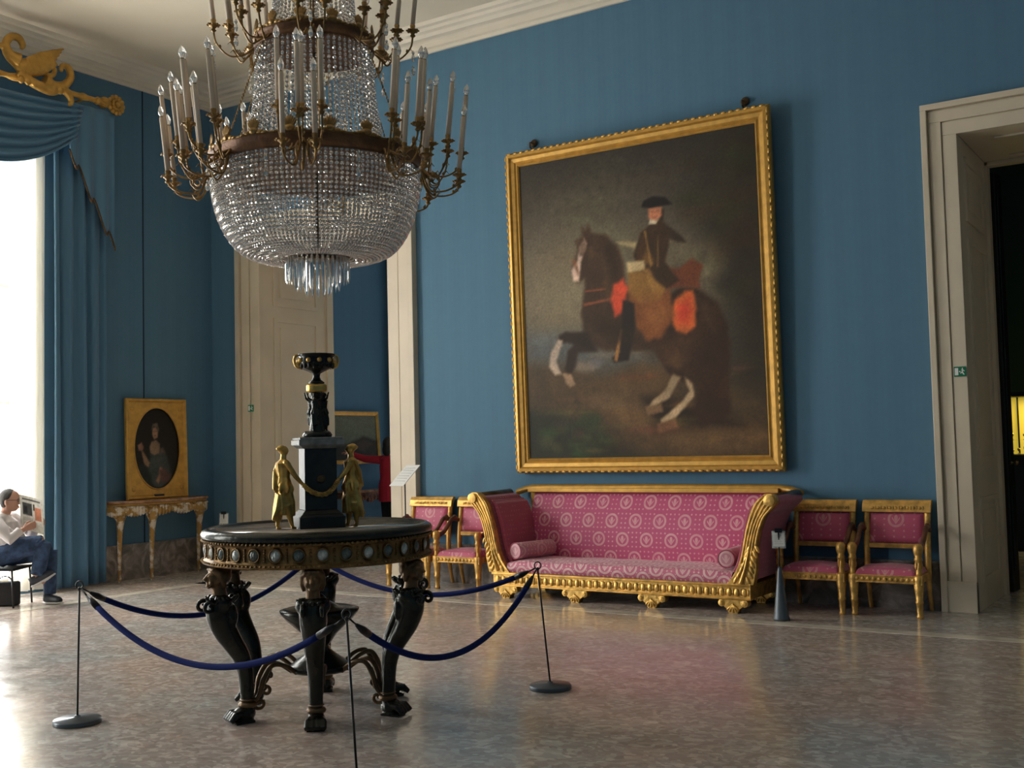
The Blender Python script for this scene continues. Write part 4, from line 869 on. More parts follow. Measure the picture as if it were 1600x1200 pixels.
mb=MB(); figure(mb,.195,-.045,.0,.53,face=R(172),arms=((.06,-.10,.45),(.19,.09,.52)),lean=.0,stride=.02); o=mb.build('gilt_maiden',M['figure_gold'],cp,remesh=.0042,smoothit=1)
mb=MB(); P=smoothpath([(-.105,-.10,.265),(-.06,-.115,.225),(0,-.118,.205),(.05,-.115,.225),(.10,-.10,.285)],8); mb.tube(P,.011,8)
for i,p in enumerate(P):
    for q in range(5): mb.ball((p.x+.010*math.cos(q*1.26+i),p.y-.006+.006*math.sin(i*2+q),p.z+.010*math.sin(q*1.26+i)),.0065,6,4)
mb.build('garland',M['figure_gold'],cp)
mb=MB(); mb.lathe([(0,.56),(.085,.56),(.09,.575),(.082,.59),(.07,.60),(0,.60)],24); mb.build('caryatid_base',M['bronze'],cp)
mb=MB(); mb.lathe([(.05,.59),(.038,.66),(.030,.74),(.036,.82),(.045,.84)],16)
for k in range(3):
    a=R(90+120*k+35); figure(mb,.045*math.cos(a),.045*math.sin(a),.595,.255,face=a,arms=((.05,-.17,.93),(.05,.17,.93)),seg=8,stride=.03)
mb.build('caryatids',M['bronze'],cp,remesh=.0042,smoothit=1)
mb=MB(); mb.lathe([(0,.84),(.058,.842),(.062,.855),(.062,.885),(.055,.895),(0,.895)],28); mb.build('gilt_band',M['figure_gold'],cp)
mb=MB(); mb.lathe([(0,.895),(.045,.896),(.048,.905),(.028,.92),(.02,.94),(.024,.96),(.045,.972),(.085,.99),(.104,1.02),(.104,1.045),(.098,1.06),(.112,1.075),(.112,1.083),(.096,1.08),(.09,1.04),(.06,1.0),(0,.99)],40)
for i in range(20):
    a=2*PI*i/20; mb.ball((.098*math.cos(a),.098*math.sin(a),1.012),(.011,.011,.024),6,5)
mb.build('bowl',M['bronze'],cp)
for s in (-1,1):
    mb=MB(); mb.tube(smoothpath([(s*.09,0,.995),(s*.12,0,1.005),(s*.133,0,1.04),(s*.125,0,1.07),(s*.108,0,1.075)],5),.0085,8); mb.ball((s*.108,0,1.02),(.018,.022,.022),8,6)
    mb.build('bowl_handle',M['figure_gold'],cp)
b0=None
for i in range(10):
    a=2*PI*i/10+.3
    if b0 is None:
        mb=MB(); mb.ball((0,0,0),(.015,.015,.016),10,8); mb.ball((.010,0,-.006),(.006,.010,.006),8,6); b0=mb.build('bowl_mask',M['figure_gold'],cp); c=b0
    else: c=cpy(b0,cp)
    c.location=(.104*math.cos(a),.104*math.sin(a),1.042); c.rotation_euler[2]=a
# ================================================================== ROPE BARRIER
posts=[((-.499,-6.059),(-.492,-6.049,.745),'thin metal barrier post with round grey base, left of the round table'),
       ((1.415,-4.103),(1.364,-4.134,.73),'thin metal barrier post with round grey base, in front of the sofa'),
       ((1.655,-6.163),(1.625,-6.183,.735),'thin metal barrier post nearest the viewer, in front of the round table'),
       ((-.53,-4.14),(-.52,-4.13,.74),'thin metal barrier post behind the round table')]
for (b,tp,lab) in posts:
    t=thing('barrier_post',lab,'post',(b[0],b[1],0),0,'posts of the rope barrier')
    mb=MB(); mb.lathe([(0,0),(.128,0),(.130,.004),(.130,.020),(.126,.027),(.02,.034),(.014,.045),(0,.045)],40); mb.build('base',M['base'],t)
    dx,dy=tp[0]-b[0],tp[1]-b[1]; mb=MB(); mb.tube([(0,0,.03),(dx,dy,tp[2])],.0058,8); mb.build('pole',M['pole'],t)
    mb=MB(); mb.ball((dx,dy,tp[2]),(.010,.010,.012),8,6); mb.tube([(dx+.020*math.cos(R(33))*math.sin(q*PI/8),dy+.020*math.sin(R(33))*math.sin(q*PI/8),tp[2]+.022-.022*math.cos(q*PI/8)) for q in range(16)],.0042,6,closed=True); mb.build('ring',M['pole'],t)
A_,B_,C3,D_=[p[1] for p in posts]
for (p,q,zm,lab) in ((A_,C3,.425,'navy rope sagging across the front of the round table, left'),(C3,B_,.40,'navy rope sagging from the nearest post to the post by the sofa'),(A_,D_,.475,'navy rope sagging behind the sphinx legs on the left'),(D_,B_,.525,'navy rope running behind the round table towards the sofa')):
    p=V(p)+V((0,0,.012)); q=V(q)+V((0,0,.012)); t=thing('barrier_rope',lab,'rope',tuple(p),0,'navy ropes of the barrier')
    d=q-p; n=40; zend=(p.z+q.z)/2; sag=zend-zm; pts=[]
    L0=.012; 
    for i in range(n+1):
        s=L0+(1-2*L0)*i/n; pts.append(V((d.x*s,d.y*s,d.z*s-sag*(1-(2*s-1)**2))))
    mb=MB(); mb.tube(pts[3:-3],.0165,12); mb.build('cord',M['rope'],t)
    for e in (pts[1:4],pts[-4:-1][::-1]):
        mb=MB(); mb.tube(e,[.008,.0185,.0185],12); hh=[V((0,0,0)) if (e[0]-V((0,0,0))).length<(e[0]-d).length else d][0]
        mb.tube([e[0]*1.0,hh+(e[0]-hh)*.3],.005,6); mb.build('end_cap',M['ropecap'],t)
# ================================================================== CHANDELIER
CC=(.423,-5.050)
cd=thing('chandelier','huge gilt and crystal chandelier with two rings of candle arms, hanging above the round table','chandelier',(*CC,2.98))
ZO=3.0
def Z(z): return z-ZO
def bead_strand(path,sizes,gap=1.02):
    """path: list of (r,z) fine polyline; returns MB with faceted elongated beads along it at azimuth 0"""
    mb=MB(); P=[V((r,0,z)) for r,z in path]; L=[0]
    for a,b in zip(P,P[1:]): L.append(L[-1]+(b-a).length)
    tot=L[-1]; s=0
    def at(s):
        for i in range(len(L)-1):
            if L[i+1]>=s: return P[i].lerp(P[i+1],(s-L[i])/max(1e-9,L[i+1]-L[i])),(P[i+1]-P[i]).normalized()
        return P[-1],(P[-1]-P[-2]).normalized()
    k=0
    while s<tot:
        w,h=sizes(s/tot); p,d=at(min(tot,s+h/2)); u=V((0,1,0)); v=d.cross(u); vs=[p-d*h*.5]
        for t,rr in ((-.28,.80),(.0,1.),(.28,.80)):
            for q in range(6):
                a=PI/3*q+(.3 if k%2 else 0); vs.append(p+d*(t*h)+(u*math.cos(a)+v*math.sin(a))*(w*.5*rr))
        vs.append(p+d*h*.5); fs=[(0,1+(q+1)%6,1+q) for q in range(6)]
        for j in (1,7): fs+=[(j+q,j+(q+1)%6,j+6+(q+1)%6,j+6+q) for q in range(6)]
        fs+=[(13+q,13+(q+1)%6,19) for q in range(6)]
        mb.add(vs,fs,None,False); s+=h*gap; k+=1
    return mb
def ring_of(mb,name,n,mat,r0=0,limit=100,stuffname=None):
    """n rotated copies; the limit nearest the viewer are parts, the rest one stuff part"""
    cam_az=math.atan2(-9.98-CC[1],5.02-CC[0]); angs=[r0+2*PI*i/n for i in range(n)]
    angs.sort(key=lambda a:-math.cos(a-cam_az)); near,far=angs[:limit],angs[limit:]
    o=mb.build(name,mat,cd,fixn=False); o.rotation_euler[2]=near[0]
    for a in near[1:]: cpy(o,cd,rz=a)
    if far:
        m2=MB()
        for a in far: m2.add(mb.v,mb.f,None,False,T=Matrix.Rotation(a,4,'Z'))
        s=m2.build(stuffname or name,mat,cd,fixn=False); s['kind']='stuff'
def fine(pts,n=10): return [(p.x,p.z) for p in smoothpath([(r,0,z) for r,z in pts],n)]
# basket
bpath=fine([(.615,Z(3.20)),(.618,Z(3.09)),(.60,Z(2.98)),(.565,Z(2.87)),(.51,Z(2.77)),(.44,Z(2.70)),(.34,Z(2.665)),(.25,Z(2.665)),(.19,Z(2.69))])
ring_of(bead_strand(bpath,lambda t:(.0245-.011*max(0,(t-.35)/.65),.027-.007*t)),'basket_bead_strand',128,M['crystal'],stuffname='basket_bead_strands')
# upper tent
tpath=fine([(.345,Z(3.96)),(.352,Z(3.80)),(.368,Z(3.60)),(.395,Z(3.42)),(.43,Z(3.25))])
ring_of(bead_strand(tpath,lambda t:(.021,.029)),'tent_bead_strand',64,M['crystal'])
upath=fine([(.30,Z(4.04)),(.25,Z(4.14)),(.23,Z(4.4)),(.19,Z(4.75)),(.12,Z(5.05))])
ring_of(bead_strand(upath,lambda t:(.020,.026)),'crown_bead_strand',48,M['crystal'])
# swags inside: inner tent hung from lower ring to the centre (dark wires and beads)
ipath=fine([(.60,Z(3.24)),(.5,Z(3.14)),(.3,Z(3.05)),(.1,Z(3.02))])
# prisms
def prism_mb(r,z,L,w=.0085):
    m=MB(); vs=[(r,0,z)]
    for zz,ww in ((z-.006,w*.7),(z-.02,w),(z-L*.85,w)):
        for q in range(4): a=PI/2*q; vs.append((r+ww*math.cos(a)*.6,ww*math.sin(a),zz))
    vs.append((r,0,z-L)); fs=[(0,1+(q+1)%4,1+q) for q in range(4)]
    for j in (1,5): fs+=[(j+q,j+(q+1)%4,j+4+(q+1)%4,j+4+q) for q in range(4)]
    fs+=[(9+q,9+(q+1)%4,13) for q in range(4)]; m.add(vs,fs,None,False); return m
ring_of(prism_mb(.188,Z(2.675),.155),'prism',38,M['prism'])
ring_of(prism_mb(.13,Z(2.66),.19),'inner_prism',20,M['prism'],.1)
ring_of(prism_mb(.07,Z(2.65),.21),'centre_prism',12,M['prism'],.2)
mb=MB(); mb.lathe([(.178,Z(2.70)),(.195,Z(2.70)),(.198,Z(2.69)),(.195,Z(2.672)),(.178,Z(2.672))],48); mb.lathe([(.06,Z(2.668)),(.135,Z(2.668)),(.135,Z(2.66)),(.06,Z(2.66))],32)
for i in range(4): mb.tube([(.18*math.cos(i*PI/2),.18*math.sin(i*PI/2),Z(2.685)),(0,0,Z(2.67))],.005,6)
for i in range(48):
    a=2*PI*i/48; mb.ball((.196*math.cos(a),.196*math.sin(a),Z(2.685)),(.007,.007,.009),6,4)
mb.build('bottom_ring',M['brown_bronze'],cd)
# gilt rings with palmettes
def band(name,r,z0,z1,n,ph):
    mb=MB(); mb.lathe([(r-.02,Z(z0)),(r+.004,Z(z0)),(r+.012,Z(z0)+.006),(r+.006,Z(z0)+.014),(r+.006,Z(z1)-.014),(r+.014,Z(z1)-.006),(r+.006,Z(z1)),(r-.02,Z(z1))],96,mat=M['brass_band'])
    mb.tube([(r*math.cos(q*PI/48),r*math.sin(q*PI/48),Z(z1)+.004) for q in range(96)],.008,6,M['brass'],closed=True)
    o=mb.build(name,M['brass_band'],cd)
    mp=MB()
    for j in range(-3,4):
        a=R(j*11); L=ph*(1-.05*abs(j)); mp.ball((r+.004,math.sin(a)*L*.42,Z(z1)+.006+math.cos(a)*L*.48),(.006,.0095,L*.48),8,6,rot=Matrix.Rotation(-a,3,'X'))
    mp.ball((r+.008,0,Z(z1)+.02),(.012,.03,.02),8,6); 
    for s in (-1,1): mp.ball((r+.004,s*ph*.42,Z(z1)+.012),(.008,.026,.012),8,6); mp.ball((r+.004,s*ph*.75,Z(z1)+.006),(.007,.022,.008),8,6)
    p0=mp.build('palmette',M['brass'],cd); 
    for i in range(1,n): cpy(p0,cd,rz=2*PI*i/n)
band('lower_ring',.622,3.19,3.275,18,.095)
band('upper_ring',.352,3.935,4.005,12,.09)
mb=MB(); mb.lathe([(.11,Z(5.04)),(.14,Z(5.05)),(.15,Z(5.10)),(.16,Z(5.16)),(.15,Z(5.165))],32)
for i in range(8): mb.tube(smoothpath([(0,0,Z(3.30)),(.3,0,Z(3.27)),(.61,0,Z(3.23))],4),.006,6,T=Matrix.Rotation(i*PI/4,4,'Z')); mb.tube([(0,0,Z(3.98)),(.34,0,Z(3.96))],.006,6,T=Matrix.Rotation(i*PI/4,4,'Z'))
mb.lathe([(.415,Z(3.24)),(.435,Z(3.24)),(.435,Z(3.255)),(.415,Z(3.255))],48)
mb.lathe([(.010,Z(2.67)),(.010,Z(3.2)),(.022,Z(3.26)),(.03,Z(3.30)),(.014,Z(3.4)),(.010,Z(3.9)),(.028,Z(3.96)),(.03,Z(4.0)),(.012,Z(4.1)),(.010,Z(5.1)),(.05,Z(5.14)),(.012,Z(5.25)),(.009,Z(6.1)),(.05,Z(6.15)),(.12,Z(6.24)),(.13,Z(6.27)),(0,Z(6.27))],16)
mb.build('stem',M['brown_bronze'],cd)
# suspension chains between the rings
mb=MB(); n=30
for i in range(n):
    t=i/n; mb.ball((.60-.25*t,0,Z(3.27)+.67*t),(.006,.0045,.0135),6,4)
c0_=mb.build('chain',M['brass'],cd)
for k in range(6):
    c=c0_ if k==0 else cpy(c0_,cd); c.rotation_euler[2]=R(60*k+15)
# candle arms
def candle(mbc,r,y,z,L):  pass
CL=.325
def arm_cluster(az,r0,zr,specs,curls=True):
    arm=MB()
    for (r,y,z) in specs:
        zc=Z(z); lo=min(zc,Z(zr))-.06-.05*abs(y)*4
        P=smoothpath([(r0,y*.25,Z(zr)-.02),(r0+.05,y*.45,lo+.01),(r0+(r-r0)*.6,y*.8,lo-.005),(r-.015,y,(lo+zc)/2-.01),(r,y,zc)],6)
        arm.tube(P,interp([.008,.0065,.0055,.0055,.006],6),8)
        for t in (8,16): 
            p=P[t]; arm.ball((p.x,p.y,p.z+.008),(.009,.008,.014),6,5); arm.tube([(p.x,p.y,p.z),(p.x+.02,p.y+.012,p.z+.03),(p.x+.035,p.y+.015,p.z+.012)],[.0035,.0045,.002],6)
        arm.lathe([(.008,zc-.03),(.018,zc-.02),(.010,zc-.008),(.022,zc+.004),(.034,zc+.014),(.032,zc+.018),(.020,zc+.012),(.014,zc+.03),(.017,zc+.045),(.013,zc+.05),(0,zc+.05)],12,c=(r,y,0))
        for q in range(8): a=q*PI/4; arm.ball((r+.034*math.cos(a),y+.034*math.sin(a),zc+.013),(.009,.009,.006),6,4)
    if curls:
        for q in (-1,1):
            sp=curl((r0+.07,Z(zr)-.10),.05,1.1,R(120),-1 ); arm.tube([(x,q*.03,z) for x,_,z in sp],[.006-.003*k/18 for k in range(19)],6)
        arm.tube(smoothpath([(r0,0,Z(zr)-.02),(r0+.02,0,Z(zr)-.13),(r0+.07,0,Z(zr)-.20),(r0+.11,0,Z(zr)-.16)],5),interp([.008,.007,.006,.003],5),8)
    o=arm.build('candle_arm',M['brass'],cd); o.rotation_euler[2]=az
    return o
cnd=None
def put_candles(az,specs,parent):
    global cnd
    for (r,y,z) in specs:
        tilt=R(6)
        if cnd is None:
            m=MB(); m.lathe([(0,0),(.0142,0),(.0142,CL-.004),(.0125,CL),(0,CL)],12); cnd=m.build('candle',M['candle'],parent)
            m=MB(); m.lathe([(.010,CL-.002),(.009,CL+.006),(.017,CL+.022),(.019,CL+.035),(.013,CL+.055),(.004,CL+.072),(0,CL+.076)],12); b=m.build('bulb',M['bulb'],cnd)
            m=MB(); m.lathe([(.0105,CL-.001),(.0105,CL+.006),(0,CL+.006)],10); b2=m.build('bulb_base',M['brass'],cnd)
            c=cnd
        else: c=tree(cnd,parent)
        c.location=(r,y,Z(z)+.045); c.rotation_euler=(0,tilt,0)
lower=[(.80,-.115,3.345),(.80,.115,3.345),(.885,0,3.30),(.865,-.085,3.145),(.865,.085,3.145),(.70,0,3.36)]
upper=[(.50,-.075,4.05),(.50,.075,4.05),(.60,0,4.08)]
cam_r=math.atan2(.546,.837)
for k in range(8):
    az=cam_r+R(4)+k*PI/4; a=arm_cluster(az,.635,3.235,lower); put_candles(az,lower,a)
for k in range(8):
    az=cam_r+R(8)+k*PI/4; a=arm_cluster(az,.362,3.97,upper,False); put_candles(az,upper,a)
# hanging drops
dm=MB(); 
for q,(h,w) in enumerate(((.03,.020),(.05,.024),(.022,.016),(.05,.03))):
    zz=-.035-sum((.035,.055,.03,.06)[:q]); dm.ball((0,0,zz),(w*.5,w*.5,h*.5),6,4,smooth=False)
first=dm.build('crystal_drop',M['crystal'],cd,fixn=False)
L_=[]
for k in range(8):
    az=cam_r+R(8)+k*PI/4; L_.append((.60*math.cos(az),.60*math.sin(az),Z(3.99)))
    az+=PI/8; L_.append((.66*math.cos(az),.66*math.sin(az),Z(3.20)))
for i,p in enumerate(L_):
    c=first if i==0 else cpy(first,cd); c.location=p
# ================================================================== CURTAINS
def pleat(name,x,y0,y1,z0,z1,amp,n,mat,parent,ph=0,seg=None,zf=None):
    nu=seg or n*10
    def fn(u,v):
        y=y0+(y1-y0)*u; a=2*PI*n*u+ph; d=amp*(math.sin(a)+.35*math.sin(2.3*a+1)+.2*math.sin(.43*a+2)); zt=z1 if zf is None else zf(u)
        z=z0+(zt-z0)*v; k=.75+.25*(1-v)
        return (x+d*k,y+amp*.35*math.sin(a*.5+3*v),z)
    mb=MB(); mb.grid(fn,nu,24); return mb.build(name,mat,parent,solid=.006,fixn=False)
YC=-3.6
dr=thing('window_drape','long blue silk drape hanging at the right side of the bright window','curtain',(XL+.20,-2.1,0))
pleat('drape_panel',0,-.38,.30,.03,5.46,.045,4,M['drape'],dr)
dl=thing('window_drape','long blue silk drape at the far left of the window by the seated man','curtain',(XL+.20,-5.1,0))
pleat('drape_panel',0,-.30,.38,.03,5.46,.045,4,M['drape'],dl)
for (a,b,lab) in ((-2.95,-2.50,'white sheer curtain gathered beside the right blue drape'),(-4.7,-4.25,'white sheer curtain gathered behind the seated man')):
    t=thing('sheer_curtain',lab,'curtain',(XL+.10,(a+b)/2,0),0); w=(b-a)/2
    pleat('sheer_panel',0,-w,w,.04,5.2,.028,5,M['sheer'],t)
va=thing('curtain_valance','blue silk swag valance with trimmed side tails above the bright window','curtain',(XL+.30,YC,0))
def swag(u,v):
    s=2*u-1; y=1.42*s*(1-.06*v); top=5.50; drop=.16+.80*v*(1-abs(s)**2.6)+.0*v
    z=top-.06*(1-s*s)-(drop-.16)-.42*v*abs(s)**2.6*.9 - .02
    fold=.030*math.sin(v*7*2*PI+.6*s)*(1-.4*abs(s))
    return (.04+fold+.10*v*(1-v)*2*(1-s*s),y,z)
mb=MB(); mb.grid(swag,60,90); mb.build('swag',M['drape'],va,solid=.006,fixn=False)
mb=MB(); e=[swag(i/60,1) for i in range(61)]; mb.tube(e,.010,6); mb.build('swag_edge_cord',M['drape'],va)
for s in (1,-1):
    def tail(u,v,s=s):
        y=s*(1.25+.60*u); zb=4.95-1.05*u-.09*math.sin(u*3*2*PI); z=5.50-(5.50-zb)*v
        return (.03+.028*math.sin(u*3*2*PI)*(.4+.6*v)-.0*v,y,z)
    mb=MB(); mb.grid(tail,48,20); mb.build('side_tail',M['drape'],va,solid=.006,fixn=False)
    mb=MB(); 
    for i in range(49):
        p=tail(i/48,1); mb.ball((p[0]+.004,p[1],p[2]-.012),(.012,.010,.02),6,5)
    mb.tube([tail(i/48,1) for i in range(49)],.012,6); mb.build('fringe',M['brown_bronze'],va)
rd=thing('curtain_rod','carved gilt curtain rod with swans and flower finials over the bright window','rod',(XL+.32,YC,5.60))
mb=MB(); n=130; pts=[(0,-1.86+3.72*i/n,0) for i in range(n+1)]; mb.tube(pts,.030,12)
for k in range(2):
    mb.tube([(.030*math.cos(i*.42+k*PI),-1.86+3.72*i/n,.030*math.sin(i*.42+k*PI)) for i in range(n+1)],.013,6)
mb.build('rod_pole',M['gold_frame'],rd)
for s in (1,-1):
    mb=MB(); T=Matrix.Translation((0,s*1.86,0))
    for q in range(12):
        a=q*PI/6; mb.ball((.03,.095*math.cos(a),.095*math.sin(a)),(.020,.030,.030),8,6,T=T)
        mb.ball((.05,.055*math.cos(a+.26),.055*math.sin(a+.26)),(.020,.020,.020),8,6,T=T)
    mb.lathe([(0,-.03),(.08,-.03),(.09,0),(.06,.03),(0,.04)],20,T=T@Matrix.Rotation(R(90),4,'Y')); mb.ball((.07,0,0),(.03,.035,.035),10,8,T=T)
    mb.lathe([(.03,-.26),(.05,-.24),(.035,-.22),(.03,-.20),(.06,-.15),(.065,-.12),(.04,-.09)],16,T=T@Matrix.Rotation(R(-90*s),4,'X'))
    for q in range(6): a=q*PI/3; mb.ball((.05*math.cos(a),-s*.15,.05*math.sin(a)),(.02,.045,.02),6,5,T=T)
    mb.build('finial',M['gold_frame'],rd)
    # swan with raised wing, neck turned to the centre
    m2=MB(); S=lambda a,b,c=0:(.03+c,s*a,b)
    m2.ball(S(.76,.15),(.07,.22,.10),16,10,rot=Matrix.Rotation(R(10*s),3,'X'))
    m2.tube(smoothpath([S(.60,.18),S(.50,.22),S(.46,.32),S(.52,.42),S(.61,.43),S(.66,.37),S(.64,.32)],6),interp([.09,.06,.045,.042,.042,.035,.02],6),10)
    m2.tube(smoothpath([S(.46,.30),S(.38,.28),S(.30,.24)],4),interp([.04,.03,.01],4),8)
    for q in range(6): # raised wing: feathers converging to a tip
        m2.tube(smoothpath([S(.68+.045*q,.20-.012*q,.05),S(.84+.035*q,.30-.010*q,.07),S(1.13-.028*q,.45-.045*q,.05)],5),interp([.030,.034,.012],5),8,flat=.5)
    m2.tube(smoothpath([S(.92,.05),S(1.04,.02),S(1.17,.06),S(1.25,.17),S(1.22,.27),S(1.14,.27),S(1.13,.20)],6),interp([.07,.055,.05,.045,.04,.03,.02],6),10)
    m2.tube(smoothpath([S(.96,.10),S(1.03,.14),S(1.05,.21),S(1.00,.22)],5),interp([.035,.03,.025,.015],5),8)
    m2.tube(smoothpath([S(1.12,.03),S(1.22,-.03),S(1.26,-.12),S(1.21,-.16)],5),interp([.05,.045,.03,.018],5),8)
    m2.tube(smoothpath([S(.60,.05),S(.80,-.02),S(1.0,-.05),S(1.13,.0)],5),interp([.04,.055,.055,.035],5),10)
    for q in range(7): m2.ball(S(.62+.08*q,-.03-.0*q,.03),(.03,.04,.045),8,6)
    m2.build('swan_ornament',M['gold_frame'],rd,remesh=.009,smoothit=1)
m2=MB(); m2.ball((.03,0,.12),(.06,.22,.20),16,10)
for q in range(9): a=R(-80+20*q); m2.ball((.06,math.sin(a)*.14,.14+math.cos(a)*.16),(.03,.035,.09),8,6,rot=Matrix.Rotation(-a,3,'X'))
m2.build('shell_ornament',M['gold_frame'],rd,remesh=.012,smoothit=1)
for y in (-1.5,0,1.5):
    mb=MB(); mb.tube([(-.32,y,0),(0,y,0)],.014,8); mb.build('bracket',M['gold_frame'],rd)
hk=thing('tieback_hook','small gilt tieback hook on the wall right of the blue drape','hook',(XL,-1.74,2.03))
mb=MB(); mb.tube([(0,0,0),(.05,0,0),(.07,0,.02)],.008,8); mb.lathe([(0,0),(.05,0),(.055,.01),(.03,.02),(.015,.03),(0,.03)],16,T=Matrix.Translation((.07,0,.02))@Matrix.Rotation(R(90),4,'Y')); mb.build('rosette',M['gold_frame'],hk)
# ================================================================== SIGNS, LABELS
def exit_sign(x,z,lab,w=.10,h=.085,y=-.062):
    t=thing('exit_sign',lab,'sign',(x,y,z),0,'emergency exit signs')
    mb=MB(); mb.box((-w/2,-.003,-h/2),(w/2,0,h/2)); mb.build('plate',M['green'],t,bevel=.001)
    mb=MB(); f=-.0045; mb.box((-w*.42,f,-h*.36),(-w*.14,-.003,h*.36))      # doorway
    mb.prism([(.04*w,-.12*h),(.16*w,.04*h),(.10*w,.20*h),(.22*w,.22*h),(.38*w,.06*h),(.33*w,.0),(.22*w,.10*h),(.24*w,-.06*h),(.36*w,-.30*h),(.28*w,-.34*h),(.16*w,-.14*h),(.0,-.22*h)],'y',f,-.003)
    mb.prism([(.20*w+.05*w*math.cos(a*PI/6),.30*h+.07*h*math.sin(a*PI/6)) for a in range(12)],'y',f,-.003)
    mb.prism([(-.10*w,0),(.0,.10*h),(.0,.04*h),(.05*w,.04*h),(.05*w,-.04*h),(.0,-.04*h),(.0,-.10*h)],'y',f,-.003)
    mb.build('pictogram',M['white'],t)
exit_sign(-5.40,2.04,'small green exit sign on the left doorway casing'); exit_sign(3.085,2.03,'small green exit sign on the right doorway casing',y=-.058)
def cone_stand(x,y,az,lab,card=True):
    t=thing('label_stand',lab,'stand',(x,y,0),az,'cone shaped label stands')
    mb=MB(); mb.lathe([(.068,0),(.068,.02),(.062,.03),(.018,.42),(.012,.44),(0,.44)],24); mb.build('cone',M['base'],t)
    mb=MB(); mb.tube([(0,0,.43),(0,0,.60)],.006,8); mb.box((-.03,-.012,.72),(.03,.012,.755)); mb.tube([(0,.012,.59),(0,.018,.735)],.006,6); mb.build('clip',M['black'],t)
    c=math.cos(R(18));s=math.sin(R(18)); T=Matrix.Translation((0,0,.59))@Matrix.Rotation(R(-14),4,'X')
    mb=MB(); mb.box((-.056,-.004,0),(.056,.0,.145),T=T); mb.build('holder',M['cameo'],t)
    mb=MB(); mb.box((-.048,-.007,.015),(.048,-.004,.13),M['white'],T=T)
    for k in range(5): mb.box((-.036,-.0078,.035+.016*k),(.036-.01*(k%3),-.007,.038+.016*k),M['print2'],T=T)
    mb.build('card',M['white'],t)
M['print2']=plain('faint_grey_lines',(.45,.45,.45),.7)
cone_stand(1.795,-1.04,R(20),'black cone label stand with a white card beside the right end of the sofa')
cone_stand(-5.62,-.33,R(38),'black label stand with a cream card near the oval portrait console')
ls=thing('tilted_label_stand','tall thin label stand with tilted white board beside the left doorway casing','stand',(-2.36,-.78,0))
rt=V((.837,.546,0)); fw=V((-.546,.837,0)); up_=V((0,0,1)); c0=up_*1.205
w_=(rt*.080+fw*-.075); s_=(rt*.085+up_*.105+fw*.085)
mb=MB(); q=[c0-w_-s_,c0+w_-s_,c0+w_+s_,c0-w_+s_]; nrm=w_.cross(s_).normalized()*.006; mb.add([tuple(p) for p in q]+[tuple(p-nrm) for p in q],[(0,1,2,3),(7,6,5,4),(0,4,5,1),(1,5,6,2),(2,6,7,3),(3,7,4,0)],None,False); mb.build('board',M['white'],ls)
mb=MB()
for k in range(6):
    a=c0-w_*.8+s_*(.7-.25*k)+nrm*.2; b=a+w_*1.5; mb.tube([a,b],.0022,4)
mb.build('text_lines',M['print2'],ls)
mb=MB(); mb.tube([(0,0,.02),(.0,0,1.20)],.007,8); mb.build('pole',M['pole'],ls)
mb=MB(); mb.lathe([(0,0),(.13,0),(.13,.012),(.02,.02),(0,.02)],28); mb.build('base',M['base'],ls)
# ================================================================== SEATED MAN
MX,MY=-5.12,-3.14; MR=R(33.1)
man_body=None
def P3(l): return [V(p) for p in l]
mb=MB()
T=lambda pts,rs,m=mb,seg=12: m.tube(pts,rs,seg)
hipR=(-.42,-.10,.50); hipL=(-.42,.10,.50)
# torso, neck, head
T([(-.42,0,.46),(-.43,0,.60),(-.46,0,.74),(-.45,0,.85),(-.43,0,.90)],[.13,.14,.15,.14,.07]); T([(-.43,0,.88),(-.39,0,.985)],[.055,.052])
hd=V((-.355,-.01,1.05)); rotH=Matrix.Rotation(R(25),3,'Y')
mb.ball(hd,(.092,.075,.115),20,14,rot=rotH); mb.ball(hd+V((.03,0,-.055)),(.055,.05,.05),12,8); mb.tube([hd+V((.08,0,.02)),hd+V((.115,0,-.022)),hd+V((.095,0,-.03))],[.008,.015,.010],8)
for s in (-1,1): mb.ball(hd+V((-.005,s*.076,-.01)),(.018,.010,.030),10,8); mb.ball(hd+V((.082,s*.03,.012)),(.012,.014,.008),8,6)
mb.tube([hd+V((.082,-.02,-.065)),hd+V((.093,0,-.064)),hd+V((.082,.02,-.065))],.008,6)
# legs (crossed leg nearer the viewer: s=-1)
T([hipR,(-.20,-.09,.60),(0.0,-.06,.63)],[.095,.085,.060]); T([(0.0,-.06,.63),(-.03,-.06,.48),(-.07,-.06,.30)],[.058,.054,.038]); T([(-.07,-.06,.28),(.02,-.06,.24)],[.04,.03])
T([hipL,(-.18,.10,.52),(.0,.10,.54)],[.095,.085,.060]); T([(.0,.10,.54),(.01,.08,.35),(.02,.06,.10)],[.058,.052,.038]); T([(.01,.06,.06),(.08,.02,.04)],[.04,.03])
# arms
shR=(-.44,-.18,.86); elR=(-.25,-.24,.68); haR=(-.15,-.17,.775)
T([shR,elR,haR],[.055,.042,.028]); shL=(-.43,.18,.86); elL=(-.24,.24,.70); haL=(-.12,.10,.80); T([shL,elL,haL],[.055,.042,.028]); T([(-.43,-.17,.86),(-.43,.17,.86)],[.06,.06])
def hand(m,w,d,n,side=1,curlv=.6):
    w=V(w);d=V(d).normalized();n=V(n).normalized();b=d.cross(n)
    for q in (-1.5,-.5,.5,1.5): m.tube([w,w+d*.045+b*q*.014,w+d*.088+b*q*.019],[.018,.016,.012],8)
    for q,L in zip((-1.5,-.5,.5,1.5),(.058,.07,.066,.05)):
        a=w+d*.085+b*q*.020; p=a+d*L*.45+n*L*.25*curlv; r=p+d*L*.22+n*L*.45*curlv; m.tube([a,p,r],[.0095,.009,.0075],8)
    a=w+d*.02+b*side*.022; p=a+d*.03+b*side*.028+n*.012; m.tube([a,p,p+d*.03+n*.018],[.012,.010,.008],8)
